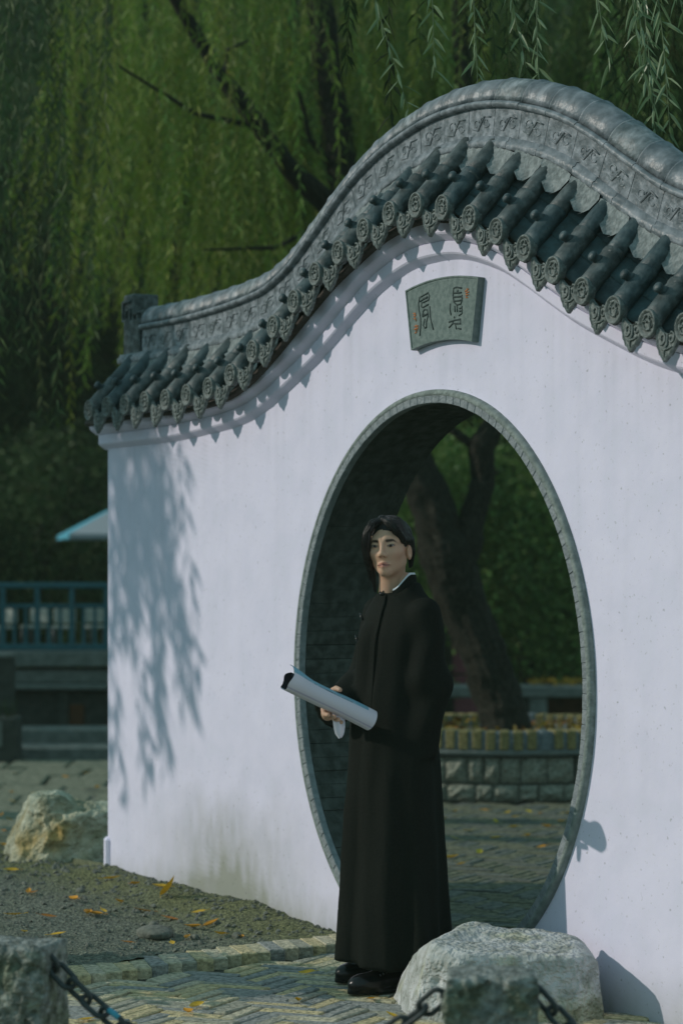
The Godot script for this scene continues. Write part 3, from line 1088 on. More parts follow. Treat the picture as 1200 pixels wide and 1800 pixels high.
func build_ground() -> void:
	var st := start()
	sheet(st, -70, 50, -60, 50, 60, 55, func(_x, _z): return -0.05)
	struct("ground", done(st), M.land, "dark earth ground around the garden wall")
	# bedding sand under the bricks
	st = start()
	sheet(st, -9.0, 4.5, -6.5, 5.0, 60, 60, func(_x, _z): return -0.014)
	struct("sand_bed", done(st), M.sand, "sandy joints between the paving bricks")
	# soil strip left of the brick path
	st = start()
	var soil_acc := Acc.new()
	var nx := 190
	var nz := 190
	for j in nz + 1:
		for k in nx + 1:
			var z := lerpf(-1.6, 4.4, j / float(nz))
			var right := edge_x(z) - 0.12 if z > -0.03 else -3.12
			var x := lerpf(-5.2, right, k / float(nx))
			var n := noise.get_noise_2d(x * 3.0 + 40.0, z * 3.0) * 0.5 + 0.5
			var warm := Color(1, 1, 1).lerp(Color(1.15, 0.95, 0.55), clampf(exp(-pow((z - 0.15) / 0.3, 2.0)) * 0.9 + (n - 0.5) * 0.5, 0.0, 1.0))
			soil_acc.v.append(Vector3(x, soil_h(x, z), z))
			soil_acc.n.append(Vector3.ZERO)
			soil_acc.c.append(warm)
	for j in nz:
		for k in nx:
			var a := j * (nx + 1) + k
			soil_acc.quad(a, a + nx + 1, a + nx + 2, a + 1)
	struct("soil", soil_acc.mesh(), M.soil, "gravelly soil strip along the foot of the white wall")
	# grit on the soil: nobody could count it
	var peb := start()
	block(peb, Vector3(0.020, 0.012, 0.016), 0.004, Transform3D(), 0.003)
	var pm := done(peb)
	scatter_stuff("gravel", pm, M.pebble, 6500, func():
		var z := pow(rng.randf(), 1.3) * 3.0 + 0.01
		var x := rng.randf_range(-4.6, edge_x(z) - 0.17)
		var s := pow(rng.randf(), 4.0) * 1.2 + 0.18
		return Transform3D(Basis(Vector3.UP, rng.randf() * TAU).scaled(Vector3.ONE * s), Vector3(x, soil_h(x, z) + 0.002, z)))
	# stones one can pick out on the soil
	for q in [[-1.18, 0.62, 0.17, 0.05], [-1.42, 0.52, 0.05, 0.035], [-1.05, 0.50, 0.04, 0.03], [-2.6, 0.35, 0.05, 0.03], [-2.9, 0.5, 0.035, 0.025], [-1.9, 0.30, 0.035, 0.022], [-3.3, 0.9, 0.08, 0.03], [-0.95, 0.36, 0.045, 0.03]]:
		var acc := Acc.new()
		var sd: float = q[0] * 7.0
		var sz := Vector3(q[2], q[3], q[2] * 0.7)
		nets(acc, func(p: Vector3) -> float: return egg(p, Vector3.ZERO, sz * 0.62) + noise.get_noise_3d(p.x * 14.0 + sd, p.y * 14.0, p.z * 14.0) * 0.010, -sz, sz, q[2] / 9.0)
		var big: bool = q[2] > 0.1
		var s := put("stone", acc.mesh(), M.pebble)
		s.position = Vector3(q[0], soil_h(q[0], q[1]) + q[3] * 0.15, q[1])
		tag(s, "flat grey stone lying on the soil just behind the brick edging" if big else "small grey pebble lying on the soil by the white wall", "stone", "" if big else "loose stones on the soil")

	build_pavement()
	# flagstones of the path beyond the wall's end
	var path := Node3D.new()
	path.name = numbered("stone_path")
	add_child(path)
	tag(path, "worn flagstone path beyond the end of the wall", "", "", "structure")
	for a in 9:
		for b in 7:
			var dep := 14.6 + a * 0.82 + rng.randf_range(-0.06, 0.06)
			var lat := -3.7 + b * 0.46 + (a % 2) * 0.2
			var fs := start()
			block(fs, Vector3(0.45 + rng.randf_range(-0.03, 0.0), 0.05, 0.80 + rng.randf_range(-0.04, 0.0)), 0.012, Transform3D(), 0.012)
			var o := put("flagstone", done(fs), M.flag, path, Transform3D(Basis(Vector3.UP, 1.077 + rng.randf_range(-0.05, 0.05)), loc(lat, -0.014 + rng.randf_range(-0.004, 0.004), dep)))
	# kerb steps at the terrace foot
	for k in 2:
		var ks := start()
		block(ks, Vector3(9.0, 0.13, 0.5), 0.015, Transform3D(Basis(Vector3.UP, 1.077), loc(-4.4, 0.02 + 0.11 * k, 22.2 + 0.62 * k)))
		var step := put("step", done(ks), M.concrete)
		tag(step, ["lower", "upper"][k] + " concrete step at the foot of the dark terrace wall", "step")


func scatter_stuff(called: String, mesh: Mesh, m: Material, n: int, where: Callable, parent: Node = self, tint = null) -> MultiMeshInstance3D:
	var mm := MultiMesh.new()
	mm.transform_format = MultiMesh.TRANSFORM_3D
	mm.use_colors = tint != null
	mm.mesh = mesh
	mm.instance_count = n
	for k in n:
		mm.set_instance_transform(k, where.call())
		if tint != null: mm.set_instance_color(k, tint.call())
	var o := MultiMeshInstance3D.new()
	o.multimesh = mm
	o.material_override = m
	if parent == self:
		o.name = numbered(called)
		add_child(o)
	else:
		o.name = called
		parent.add_child(o, true)
	o.set_meta("kind", "stuff")
	return o


func build_pavement() -> void:
	var pave := Node3D.new()
	pave.name = numbered("brick_pavement")
	add_child(pave)
	tag(pave, "herringbone brick path running through the moon gate", "", "", "structure")
	var L := 0.232
	var W := 0.058
	var n := 4
	var ang := deg_to_rad(-37.0)
	var U := Vector3(cos(ang), 0, sin(ang)).rotated(Vector3.UP, 0.0)
	var V := Vector3(-U.z, 0, U.x)
	var near := []
	var far := []
	for i in range(-170, 170):
		for m in range(-24, 24):
			for kind in 2:
				var cx: float
				var cy: float
				if kind == 0:
					cx = i + n * m + n * 0.5
					cy = i - n * m + 0.5
				else:
					cx = i + n * m + 0.5
					cy = i - n * m - n * 1.5 + 1.0
				var p := (U * cx + V * cy) * W
				p.z += 0.6
				if p.x < -8.5 or p.x > 4.3 or p.z < -5.6 or p.z > 4.2: continue
				if p.z > -0.36 and p.x < edge_x(maxf(p.z, 0.0)) + 0.08: continue
				if p.z <= 0.05 and p.z >= -0.35 and absf(p.x) > 0.30: continue
				if p.distance_to(Vector3(-6.97, 0, -4.63)) < 1.12: continue
				if p.x < -3.0 and p.z > -0.9: continue
				var r := Vector3(p.x - EYE.x, -EYE.y, p.z - EYE.z)
				var dep := r.dot(AHEAD)
				var px := 600.0 + 4847.0 * r.dot(ASIDE) / dep
				var py := 1001.0 + 4847.0 * EYE.y / dep
				var e := [p, kind]
				if p.z > 0.0 and px > 60.0 and px < 1230.0 and py < 1850.0 and not (px > 800.0 and py > 1700.0): near.append([dep, e])
				else: far.append(e)
	near.sort_custom(func(a, b): return a[0] < b[0])
	while near.size() > 298: far.append(near.pop_back()[1])
	var shapes := []
	for k in 10:
		var st := start()
		block(st, Vector3(L - 0.007, 0.05, W - 0.0085), 0.0042, Transform3D(), 0.0022)
		shapes.append(done(st))
	for q in near:
		var e: Array = q[1]
		put("brick", shapes[rng.randi() % 10], M["paver%d" % pick_tone(e[0])], pave, brick_place(e))
	for tone in 5:
		for behind in 2:
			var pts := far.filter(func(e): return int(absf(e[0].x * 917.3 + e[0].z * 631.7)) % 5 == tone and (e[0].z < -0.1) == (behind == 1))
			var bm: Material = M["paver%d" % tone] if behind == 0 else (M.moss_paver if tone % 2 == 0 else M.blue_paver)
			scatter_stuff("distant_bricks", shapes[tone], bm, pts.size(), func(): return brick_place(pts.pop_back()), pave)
	# raised edging of bricks laid flat, ends towards the path
	for k in 19:
		var z := 0.06 + k * 0.0705
		var st := start()
		block(st, Vector3(0.235, 0.07, 0.0655), 0.004, Transform3D(), 0.002)
		put("edging_brick", done(st), M["paver%d" % [0, 4, 2, 1, 4, 3, 0, 2][k % 8]], pave, Transform3D(Basis(Vector3.UP, -0.27 + rng.randf_range(-0.04, 0.04)), Vector3(edge_x(z) - 0.050 + rng.randf_range(-0.004, 0.004), -0.003 + rng.randf_range(-0.003, 0.003), z)))


func pick_tone(p: Vector3) -> int:
	var v := noise.get_noise_2d(p.x * 0.8, p.z * 0.8) + rng.randf_range(-0.5, 0.5)
	return clampi(int((v + 0.75) / 1.5 * 5.0), 0, 4)


func brick_place(e: Array) -> Transform3D:
	var ang := deg_to_rad(37.0 + (90.0 if e[1] == 1 else 0.0))
	return Transform3D(Basis(Vector3.UP, ang + rng.randf_range(-0.015, 0.015)) * Basis(Vector3.RIGHT, rng.randf_range(-0.03, 0.03)) * Basis(Vector3.BACK, rng.randf_range(-0.012, 0.012)), e[0] + Vector3(0, -0.025 + rng.randf_range(-0.004, 0.003), 0))


func build_hill() -> void:
	var st := start()
	var rows := []
	for j in 13:
		var row := []
		for k in 25:
			var lat := lerpf(-26.0, 26.0, k / 24.0)
			var dep := lerpf(37.0, 66.0, j / 12.0)
			var y := -0.1 + 19.0 * smoothstep(0.0, 1.0, j / 12.0) + noise.get_noise_2d(lat * 0.3, dep * 0.3) * 1.2
			row.append(loc(lat, y if j > 0 else -0.3, dep))
		rows.append(row)
	st.set_smooth_group(0)
	skin(st, rows)
	struct("hill", done(st), M.hillside, "dark wooded slope rising behind the garden")


# ---------------------------------------------------------------- rocks, posts, chain
func build_rocks() -> void:
	# big pale boulder before the gate, aligned with the line of sight
	var planes := [[Vector3(0.06, 1, 0.14), 0.256], [Vector3(-1, 0.28, 0.1), 0.305], [Vector3(-0.75, 0.15, 0.8), 0.30], [Vector3(0.1, 0.22, 1), 0.255], [Vector3(0.8, 0.05, 0.75), 0.33], [Vector3(1, 0.12, -0.1), 0.335], [Vector3(0.3, 0.2, -1), 0.22], [Vector3(0.6, 1, 0.1), 0.345], [Vector3(-0.6, 0.9, -0.2), 0.33], [Vector3(0, -1, 0), 0.06], [Vector3(0.55, -0.55, 0.6), 0.34], [Vector3(0.15, 1, 0.9), 0.355], [Vector3(-0.5, 0.8, 0.7), 0.345]]
	var r := rock([planes], Vector3(-0.4, -0.08, -0.34), Vector3(0.42, 0.34, 0.36), 0.0095, 3.0, 0.011, func(p: Vector3) -> float:
		return -0.030 * exp(-(pow((p.x + 0.075) / 0.075, 2.0) + pow((p.z + 0.02) / 0.05, 2.0))) - 0.022 * exp(-(pow((p.x + 0.21) / 0.02, 2.0) + pow((p.y - 0.13) / 0.02, 2.0))) * (1.0 if p.z > 0.0 else 0.0), func(p: Vector3) -> Color:
		var n := noise.get_noise_3d(p.x * 5.0, p.y * 9.0, p.z * 5.0)
		var c := Color(1.32, 1.34, 1.38).lerp(Color(0.92, 0.95, 0.92), clampf(n * 1.4 + 0.15, 0.0, 0.8))
		if p.y < 0.14 and p.x > 0.1: c = c.lerp(Color(0.72, 0.68, 0.38), clampf((0.16 - p.y) * 6.0, 0.0, 0.75))
		return c.lerp(Color(0.95, 0.88, 0.5), clampf(noise.get_noise_3d(p.x * 4.0, 3.0, p.z * 4.0) * 1.6 - 0.15, 0.0, 0.45)))
	r.name = numbered("boulder")
	add_child(r)
	r.position = Vector3(1.06, -0.01, 0.36)
	r.rotation.y = 1.077
	tag(r, "large pale flat-topped boulder with a hollow, lying before the moon gate", "rock")
	# lichened boulder past the left end of the wall
	planes = [[Vector3(0.03, 1, 0.10), 0.318], [Vector3(-1, 0.30, 0.15), 0.215], [Vector3(-0.55, 0.16, 0.9), 0.22], [Vector3(0.15, 0.10, 1), 0.235], [Vector3(1, 0.03, 0.1), 0.290], [Vector3(0, 0.1, -1), 0.2], [Vector3(0, -1, 0), 0.06], [Vector3(-0.1, 0.9, 0.9), 0.335]]
	var peak := [[Vector3(0.85, 1, 0.05), 0.285], [Vector3(-1, 0.30, 0.2), 0.262], [Vector3(-0.5, 0.35, 0.9), 0.275], [Vector3(0.45, 0.35, 1), 0.225], [Vector3(0.1, 0.4, -1), 0.24], [Vector3(0, -1, 0), 0.06], [Vector3(-0.18, 1, 0.1), 0.385]]
	r = rock([planes, peak], Vector3(-0.36, -0.08, -0.32), Vector3(0.34, 0.48, 0.34), 0.0105, 5.0, 0.040, func(p: Vector3) -> float:
		return 0.0, func(p: Vector3) -> Color:
		var n := noise.get_noise_3d(p.x * 6.0, p.y * 6.0, p.z * 6.0 + 9.0)
		var c := Color(0.92, 0.94, 0.76).lerp(Color(0.48, 0.52, 0.38), clampf(n * 1.5 + 0.25, 0.0, 0.85))
		var ochre := exp(-(pow((p.x + 0.06) / 0.18, 2.0) + pow((p.y - 0.18) / 0.11, 2.0)))
		return c.lerp(Color(1.0, 0.66, 0.20), clampf(ochre * (0.75 + n), 0.0, 0.85)))
	r.name = numbered("boulder")
	add_child(r)
	r.position = loc(-1.385, -0.02, 13.9)
	r.rotation.y = 1.077
	r.scale = Vector3(1.08, 1.03, 1.08)
	tag(r, "craggy grey boulder stained ochre beside the left end of the white wall", "rock")


func rock(sets: Array, lo: Vector3, hi: Vector3, cell: float, sd: float, amp: float, extra: Callable, paint: Callable) -> MeshInstance3D:
	var acc := Acc.new()
	var S := []
	for planes in sets:
		var N := []
		for q in planes: N.append([q[0].normalized(), q[1]])
		S.append(N)
	var f := func(p: Vector3) -> float:
		var d := 1e9
		for N in S:
			var e: float = p.dot(N[0][0]) - N[0][1]
			for k in range(1, N.size()):
				var g: float = p.dot(N[k][0]) - N[k][1]
				if g > e - 0.02: e = smax(e, g, 0.018)
			d = minf(d, e) if d > 1e8 else smin(d, e, 0.015)
		var n1 := noise.get_noise_3d(p.x * 4.0 + sd, p.y * 4.0, p.z * 4.0)
		var n2 := noise.get_noise_3d(p.x * 13.0 + sd, p.y * 13.0, p.z * 13.0)
		return d + n1 * amp + (absf(n2) - 0.2) * amp * 0.75 - extra.call(p)
	nets(acc, f, lo, hi, cell, paint, 2.2)
	var o := MeshInstance3D.new()
	o.mesh = acc.mesh()
	o.material_override = M.rock
	return o


func build_posts_and_chains() -> void:
	var spots := [Vector3(1.738, 0, 2.415), Vector3(2.91, 0, 1.52), Vector3(3.98, 0, 0.74)]
	var labels := ["rough-hewn stone post at the left, chain fixed to its right side", "rough-hewn mossy stone post in front of the pale boulder", "rough-hewn stone post at the right end of the chain"]
	for k in 3:
		var acc := Acc.new()
		var sd := k * 7.3 + 1.0
		var hx := 0.108 if k else 0.150
		var f := func(p: Vector3) -> float:
			var q := Vector3(absf(p.x) - hx, absf(p.y - 0.2) - 0.245, absf(p.z) - 0.112)
			var d := Vector3(maxf(q.x, 0), maxf(q.y, 0), maxf(q.z, 0)).length() + minf(maxf(q.x, maxf(q.y, q.z)), 0.0) - 0.006
			var n1 := noise.get_noise_3d(p.x * 6.0 + sd, p.y * 6.0, p.z * 6.0)
			var n2 := noise.get_noise_3d(p.x * 18.0 + sd, p.y * 18.0, p.z * 18.0)
			# front face hacked rough, the others sawn
			var rough := 0.25 + 0.75 * smoothstep(0.06, 0.11, p.z)
			return d + (n1 * 0.024 + (absf(n2) - 0.2) * 0.042) * rough
		nets(acc, f, Vector3(-0.22, -0.07, -0.19), Vector3(0.22, 0.50, 0.19), 0.0085, func(p: Vector3) -> Color:
			var n := noise.get_noise_3d(p.x * 8.0 + sd, p.y * 8.0, p.z * 8.0)
			var c := Color(1, 1, 1).lerp(Color(0.55, 0.62, 0.42), clampf(n * 1.6 + 0.25, 0.0, 0.8))
			return c.lerp(Color(1.25, 1.3, 1.3), smoothstep(0.40, 0.46, p.y) * 0.7), 2.0)  # top made lighter, the sunlight on it put into the colour
		var o := put("stone_post", acc.mesh(), M.post)
		o.position = spots[k]
		o.rotation.y = [0.83, 1.02, 1.0][k]
		tag(o, labels[k], "post", "")
	# chains of welded oval links
	var link := start()
	var lp := []
	for k in 25:
		var a := TAU * k / 24.0
		lp.append(Vector3(signf(cos(a)) * 0.022 + cos(a) * 0.020, sin(a) * 0.0235, 0))
	tube(link, lp, [0.0078], 8, false)
	var lm := done(link)
	var ends := [[spots[0] + Vector3(0.09, 0.42, -0.085), spots[1] + Vector3(-0.10, 0.385, 0.09), 0.27], [spots[1] + Vector3(0.09, 0.40, -0.09), spots[2] + Vector3(-0.10, 0.39, 0.09), 0.27]]
	var cl := ["dark iron chain slung between the left post and the mossy post", "dark iron chain leading right from the mossy post"]
	for c in 2:
		var a: Vector3 = ends[c][0]
		var b: Vector3 = ends[c][1]
		var t := thing("chain", cl[c], "chain", a)
		var pts := []
		for k in 401:
			var s := k / 400.0
			pts.append(a.lerp(b, s) - Vector3(0, 4.0 * ends[c][2] * s * (1.0 - s), 0))
		var acc_l := 0.0
		var want := 0.02
		var turn := 0
		for k in range(1, pts.size()):
			acc_l += pts[k].distance_to(pts[k - 1])
			if acc_l >= want:
				want += 0.0655
				var d: Vector3 = (pts[mini(k + 1, 400)] - pts[k - 1]).normalized()
				var s := d.cross(Vector3.UP).normalized()
				var bb := Basis(d, s.cross(d).normalized() * -1.0, Vector3.ZERO)
				bb.y = s.cross(d).normalized()
				bb.z = d.cross(bb.y)
				bb = bb * Basis(Vector3.RIGHT, (PI / 2 if turn % 2 else 0.0) + 0.5 + rng.randf_range(-0.12, 0.12))
				var ln := put("link", lm, M.iron, t, Transform3D(bb, pts[k] - a))
				if turn == 4 and c == 0:
					var bp := start()
					tube(bp, [Vector3(-0.02, 0.0235, 0), Vector3(0.02, 0.0235, 0)], [0.0085], 8)
					put("blue_paint", done(bp), M.blue_paint, ln)
				turn += 1
		for e in [[a, spots[c]], [b, spots[c + 1]]]:
			var st := start()
			tube(st, [e[0] - a, (e[0] as Vector3).lerp(Vector3(e[1].x, e[0].y, e[1].z), 0.35) - a], [0.011], 8)
			put("staple", done(st), M.iron, t)


# ---------------------------------------------------------------- the person
const MAN := Vector3(0.435, 0, 0.384)
const HEAD := Vector3(0.0, 1.583, 0.050)
const HEAD_TURN := 0.76
const ROLL_A := Vector3(0.145, 0.968, 0.205)
const ROLL_B := Vector3(0.130, 1.118, 0.528)


func head_sdf(p: Vector3) -> float:
	var q := Vector3(absf(p.x), p.y, p.z)
	var d := egg(p, Vector3(0, 0.030, -0.014), Vector3(0.0715, 0.077, 0.090))
	d = smin(d, egg(p, Vector3(0, -0.026, 0.028), Vector3(0.0560, 0.076, 0.062)), 0.03)
	d = smin(d, cap(q, Vector3(0.043, -0.057, 0.0), Vector3(0.006, -0.095, 0.061), 0.016, 0.0140), 0.035)
	d = smin(d, egg(q, Vector3(0.038, -0.024, 0.053), Vector3(0.023, 0.019, 0.024)), 0.025)
	d = smin(d, cap(q, Vector3(0.012, 0.020, 0.078), Vector3(0.046, 0.020, 0.058), 0.011, 0.011), 0.02)
	# eye hollow, eyeball and lids
	d = smax(d, -(q.distance_to(Vector3(0.0315, 0.001, 0.1000)) - 0.0155), 0.022)
	d = smin(d, q.distance_to(Vector3(0.0310, 0.000, 0.0705)) - 0.0138, 0.003)
	d = smin(d, cap(q, Vector3(0.019, 0.003, 0.0830), Vector3(0.044, 0.0045, 0.0765), 0.0032, 0.003), 0.004)
	# nose
	d = smin(d, cap(p, Vector3(0, 0.012, 0.085), Vector3(0, -0.030, 0.1030), 0.0058, 0.0085), 0.013)
	d = smin(d, q.distance_to(Vector3(0.0105, -0.0355, 0.0935)) - 0.0078, 0.008)
	d = smax(d, -(q.distance_to(Vector3(0.0065, -0.0440, 0.0985)) - 0.0036), 0.005)
	# lips
	d = smin(d, cap(q, Vector3(0.002, -0.0640, 0.0905), Vector3(0.022, -0.0685, 0.0780), 0.0062, 0.003), 0.007)
	d = smin(d, cap(q, Vector3(0.0, -0.0755, 0.0890), Vector3(0.018, -0.0715, 0.0790), 0.0068, 0.003), 0.007)
	d = smax(d, -cap(q, Vector3(0.0, -0.0690, 0.0990), Vector3(0.024, -0.0700, 0.0850), 0.0022, 0.0018), 0.004)
	d = smin(d, p.distance_to(Vector3(0, -0.094, 0.072)) - 0.0135, 0.02)
	# ears
	var e := egg(q, Vector3(0.073, -0.026, -0.008), Vector3(0.010, 0.028, 0.018))
	e = smax(e, -egg(q, Vector3(0.081, -0.023, -0.003), Vector3(0.007, 0.018, 0.010)), 0.006)
	d = smin(d, e, 0.006)
	# neck
	d = smin(d, cap(p, Vector3(0, -0.070, -0.022), Vector3(-0.012, -0.205, -0.045), 0.049, 0.050), 0.025)
	return d


func head_paint(p: Vector3) -> Color:
	var q := Vector3(absf(p.x), p.y, p.z)
	var c := Color(0.54, 0.345, 0.235)
	c = c.lerp(Color(0.53, 0.31, 0.22), 0.6 * exp(-(pow((q.x - 0.045) / 0.02, 2.0) + pow((p.y + 0.03) / 0.022, 2.0))))
	if p.z > 0.05:
		var lip := exp(-(pow(q.x / 0.0185, 4.0) + pow((p.y + 0.0700) / 0.0090, 4.0)))
		c = c.lerp(Color(0.47, 0.19, 0.145), clampf(lip * 1.1, 0.0, 0.9))
		if absf(p.y + 0.0698 + q.x * 0.02) < 0.0016 and q.x < 0.024: c = Color(0.12, 0.045, 0.04)  # crease between the lips, its shade drawn as a dark line
		# brows
		var by := 0.0170 + 0.10 * (q.x - 0.014) - 2.6 * maxf(0.0, q.x - 0.040) * 0.35
		var bw := clampf((q.x - 0.011) / 0.006, 0.0, 1.0) * clampf((0.056 - q.x) / 0.016, 0.0, 1.0)
		var br := exp(-pow((p.y - by) / (0.0050 if q.x < 0.036 else 0.0040), 4.0)) * bw
		c = c.lerp(Color(0.018, 0.016, 0.014), clampf(br * 1.2, 0.0, 0.95))
		# eyes: white, iris, lash line
		var ex := (q.x - 0.0312) / 0.0125
		var open := 0.0037 * sqrt(maxf(0.0, 1.0 - ex * ex))
		var ey := p.y + 0.0008 - 0.0012 * ex
		if absf(ex) < 1.0 and absf(ey) < open:
			c = Color(0.27, 0.235, 0.205)
			if pow((q.x - 0.0305) / 0.0056, 2.0) + pow(ey / 0.0056, 2.0) < 1.0: c = Color(0.014, 0.010, 0.008)
		elif absf(ex) < 1.12 and ey > 0.0 and ey < open + 0.0026: c = c.lerp(Color(0.02, 0.016, 0.014), 0.9)
		elif absf(ex) < 1.0 and ey < 0.0 and ey > -open - 0.0013: c = c.lerp(Color(0.18, 0.10, 0.08), 0.6)
	if p.z > 0.08 and q.distance_to(Vector3(0.0065, -0.0435, 0.0965)) < 0.0044: c = Color(0.10, 0.05, 0.04)  # nostril hollow, its shade painted dark
	return c


func roll_frame() -> Array:
	var u := (ROLL_B - ROLL_A).normalized()
	var w := Vector3(0.88, 0.0, 0.474)
	w = (w - u * w.dot(u)).normalized()
	return [u, w, u.cross(w) * (1.0 if u.cross(w).y > 0.0 else -1.0)]


func round_roll(t: float, along: float, deg: float, r: float) -> Vector3:
	var f := roll_frame()
	var a := deg_to_rad(deg)
	return ROLL_A.lerp(ROLL_B, t) + f[0] * along + (f[1] * cos(a) + f[2] * sin(a)) * r


func build_person() -> void:
	var o := thing("person", "person in a long black robe with dark hair, standing in the moon gate", "person", MAN, 0.0)
	var acc := Acc.new()
	var skin_c := Color(0.54, 0.345, 0.235)
	# body under the clothes
	var limbs := [
		[Vector3(0, 1.32, -0.005), Vector3(0, 1.05, 0.01), 0.07, 0.08], [Vector3(0, 1.45, -0.005), Vector3(0, 1.30, 0.0), 0.045, 0.05], [Vector3(-0.11, 1.315, 0), Vector3(0.11, 1.315, 0), 0.045, 0.045], [Vector3(-0.05, 1.0, 0.01), Vector3(0.05, 1.0, 0.01), 0.09, 0.09],
		[Vector3(0.09, 0.93, 0.015), Vector3(0.09, 0.50, 0.03), 0.075, 0.052], [Vector3(0.09, 0.50, 0.03), Vector3(0.075, 0.075, 0.02), 0.05, 0.034],
		[Vector3(-0.09, 0.93, 0.015), Vector3(-0.11, 0.50, 0.03), 0.075, 0.052], [Vector3(-0.11, 0.50, 0.03), Vector3(-0.13, 0.075, -0.02), 0.05, 0.034],
		[Vector3(0.155, 1.32, 0), Vector3(0.20, 1.10, -0.01), 0.038, 0.032], [Vector3(0.20, 1.10, -0.01), Vector3(0.158, 0.89, 0.008), 0.033, 0.022], [Vector3(0.158, 0.89, 0.008), Vector3(0.156, 0.87, 0.008), 0.022, 0.022],
		[Vector3(-0.155, 1.32, 0), Vector3(-0.215, 1.10, 0.02), 0.038, 0.032]]
	var body := func(p: Vector3) -> float:
		var d := 1e9
		for l in limbs: d = smin(d, cap(p, l[0], l[1], l[2], l[3]), 0.03) if d < 1e8 else cap(p, l[0], l[1], l[2], l[3])
		return d
	nets(acc, body, Vector3(-0.33, 0.02, -0.16), Vector3(0.30, 1.48, 0.18), 0.018, func(_p): return skin_c)
	# head
	var first := acc.v.size()
	nets(acc, head_sdf, Vector3(-0.105, -0.235, -0.125), Vector3(0.105, 0.14, 0.125), 0.0029, head_paint)
	var hb := (Basis(Vector3.UP, HEAD_TURN) * Basis(Vector3.RIGHT, -0.01) * Basis(Vector3.BACK, 0.05)).scaled(Vector3.ONE * 0.965)
	for k in range(first, acc.v.size()):
		acc.v[k] = hb * acc.v[k] + HEAD
		acc.n[k] = hb * acc.n[k]
	# forearm and the hand closed round the paper roll
	var R := 0.042
	var wrist := round_roll(0.40, 0.0, 205, R + 0.075) + Vector3(-0.045, -0.015, -0.05)
	var chains := [[[Vector3(-0.215, 1.10, 0.02), 0.034], [wrist, 0.025], [round_roll(0.375, 0, 185, R + 0.028), 0.022]]]
	for f in 4:
		var al := 0.033 - 0.0205 * f
		var len: float = [0.92, 1.0, 0.95, 0.80][f]
		chains.append([[round_roll(0.375, al * 0.8, 188, R + 0.022), 0.0115], [round_roll(0.375, al, 188 + 42 * len, R + 0.012), 0.0098], [round_roll(0.375, al, 188 + 80 * len, R + 0.0095), 0.0088], [round_roll(0.375, al, 188 + 118 * len, R + 0.0085), 0.0078]])
	chains.append([[round_roll(0.375, 0.012, 178, R + 0.022), 0.014], [round_roll(0.375, 0.030, 140, R + 0.014), 0.0115], [round_roll(0.375, 0.034, 112, R + 0.010), 0.0098], [round_roll(0.375, 0.030, 84, R + 0.0085), 0.0085]])
	var hand := func(p: Vector3) -> float:
		var d := 1e9
		for ch in chains:
			var dd := 1e9
			for k in ch.size() - 1: dd = minf(dd, cap(p, ch[k][0], ch[k + 1][0], ch[k][1], ch[k + 1][1]))
			d = smin(d, dd, 0.006) if d < 1e8 else dd
		# palm
		d = smin(d, cap(p, chains[1][0][0], chains[4][0][0], 0.0145, 0.0135), 0.012)
		return d
	var hc := round_roll(0.375, 0, 0, 0)
	nets(acc, hand, hc - Vector3(0.16, 0.10, 0.16), hc + Vector3(0.10, 0.10, 0.10), 0.0034, func(p): return Color(0.50, 0.32, 0.22))
	put("body", acc.mesh(), M.skin, o)

	build_robe(o)
	build_hair(o)
	# shoes
	for q in [[Vector3(0.070, 0, 0.085), 0.0], [Vector3(-0.185, 0, -0.005), -0.06]]:
		var sacc := Acc.new()
		nets(sacc, func(p: Vector3) -> float:
			var d := cap(p, Vector3(0, 0.048, -0.10), Vector3(0.004, 0.040, 0.045), 0.040, 0.042)
			d = smin(d, egg(p, Vector3(0.004, 0.032, 0.105), Vector3(0.046, 0.040, 0.066)), 0.03)
			d = smin(d, cap(p, Vector3(0, 0.07, -0.09), Vector3(0, 0.13, -0.085), 0.038, 0.040), 0.03)
			d = smax(d, 0.006 - p.y, 0.006)
			var sole := maxf(egg(Vector3(p.x, 0, p.z), Vector3(0.002, 0, 0.015), Vector3(0.048, 1.0, 0.158)), absf(p.y - 0.009) - 0.009)
			return smin(d, sole, 0.004), Vector3(-0.07, -0.01, -0.17), Vector3(0.07, 0.19, 0.20), 0.0065)
		var sh := put("shoe", sacc.mesh(), M.shoe, o, Transform3D(Basis(Vector3.UP, q[1]), q[0] + Vector3(0, 0.002, 0)))
		var buckle := start()
		for k in 3: tube(buckle, [Vector3(0.030 + 0.003 * k, 0.076 - 0.004 * k, 0.035 + k * 0.014), Vector3(0.036 + 0.003 * k, 0.072 - 0.004 * k, 0.035 + k * 0.014)], [0.0025], 5)
		put("eyelets", done(buckle), M.metal, sh)


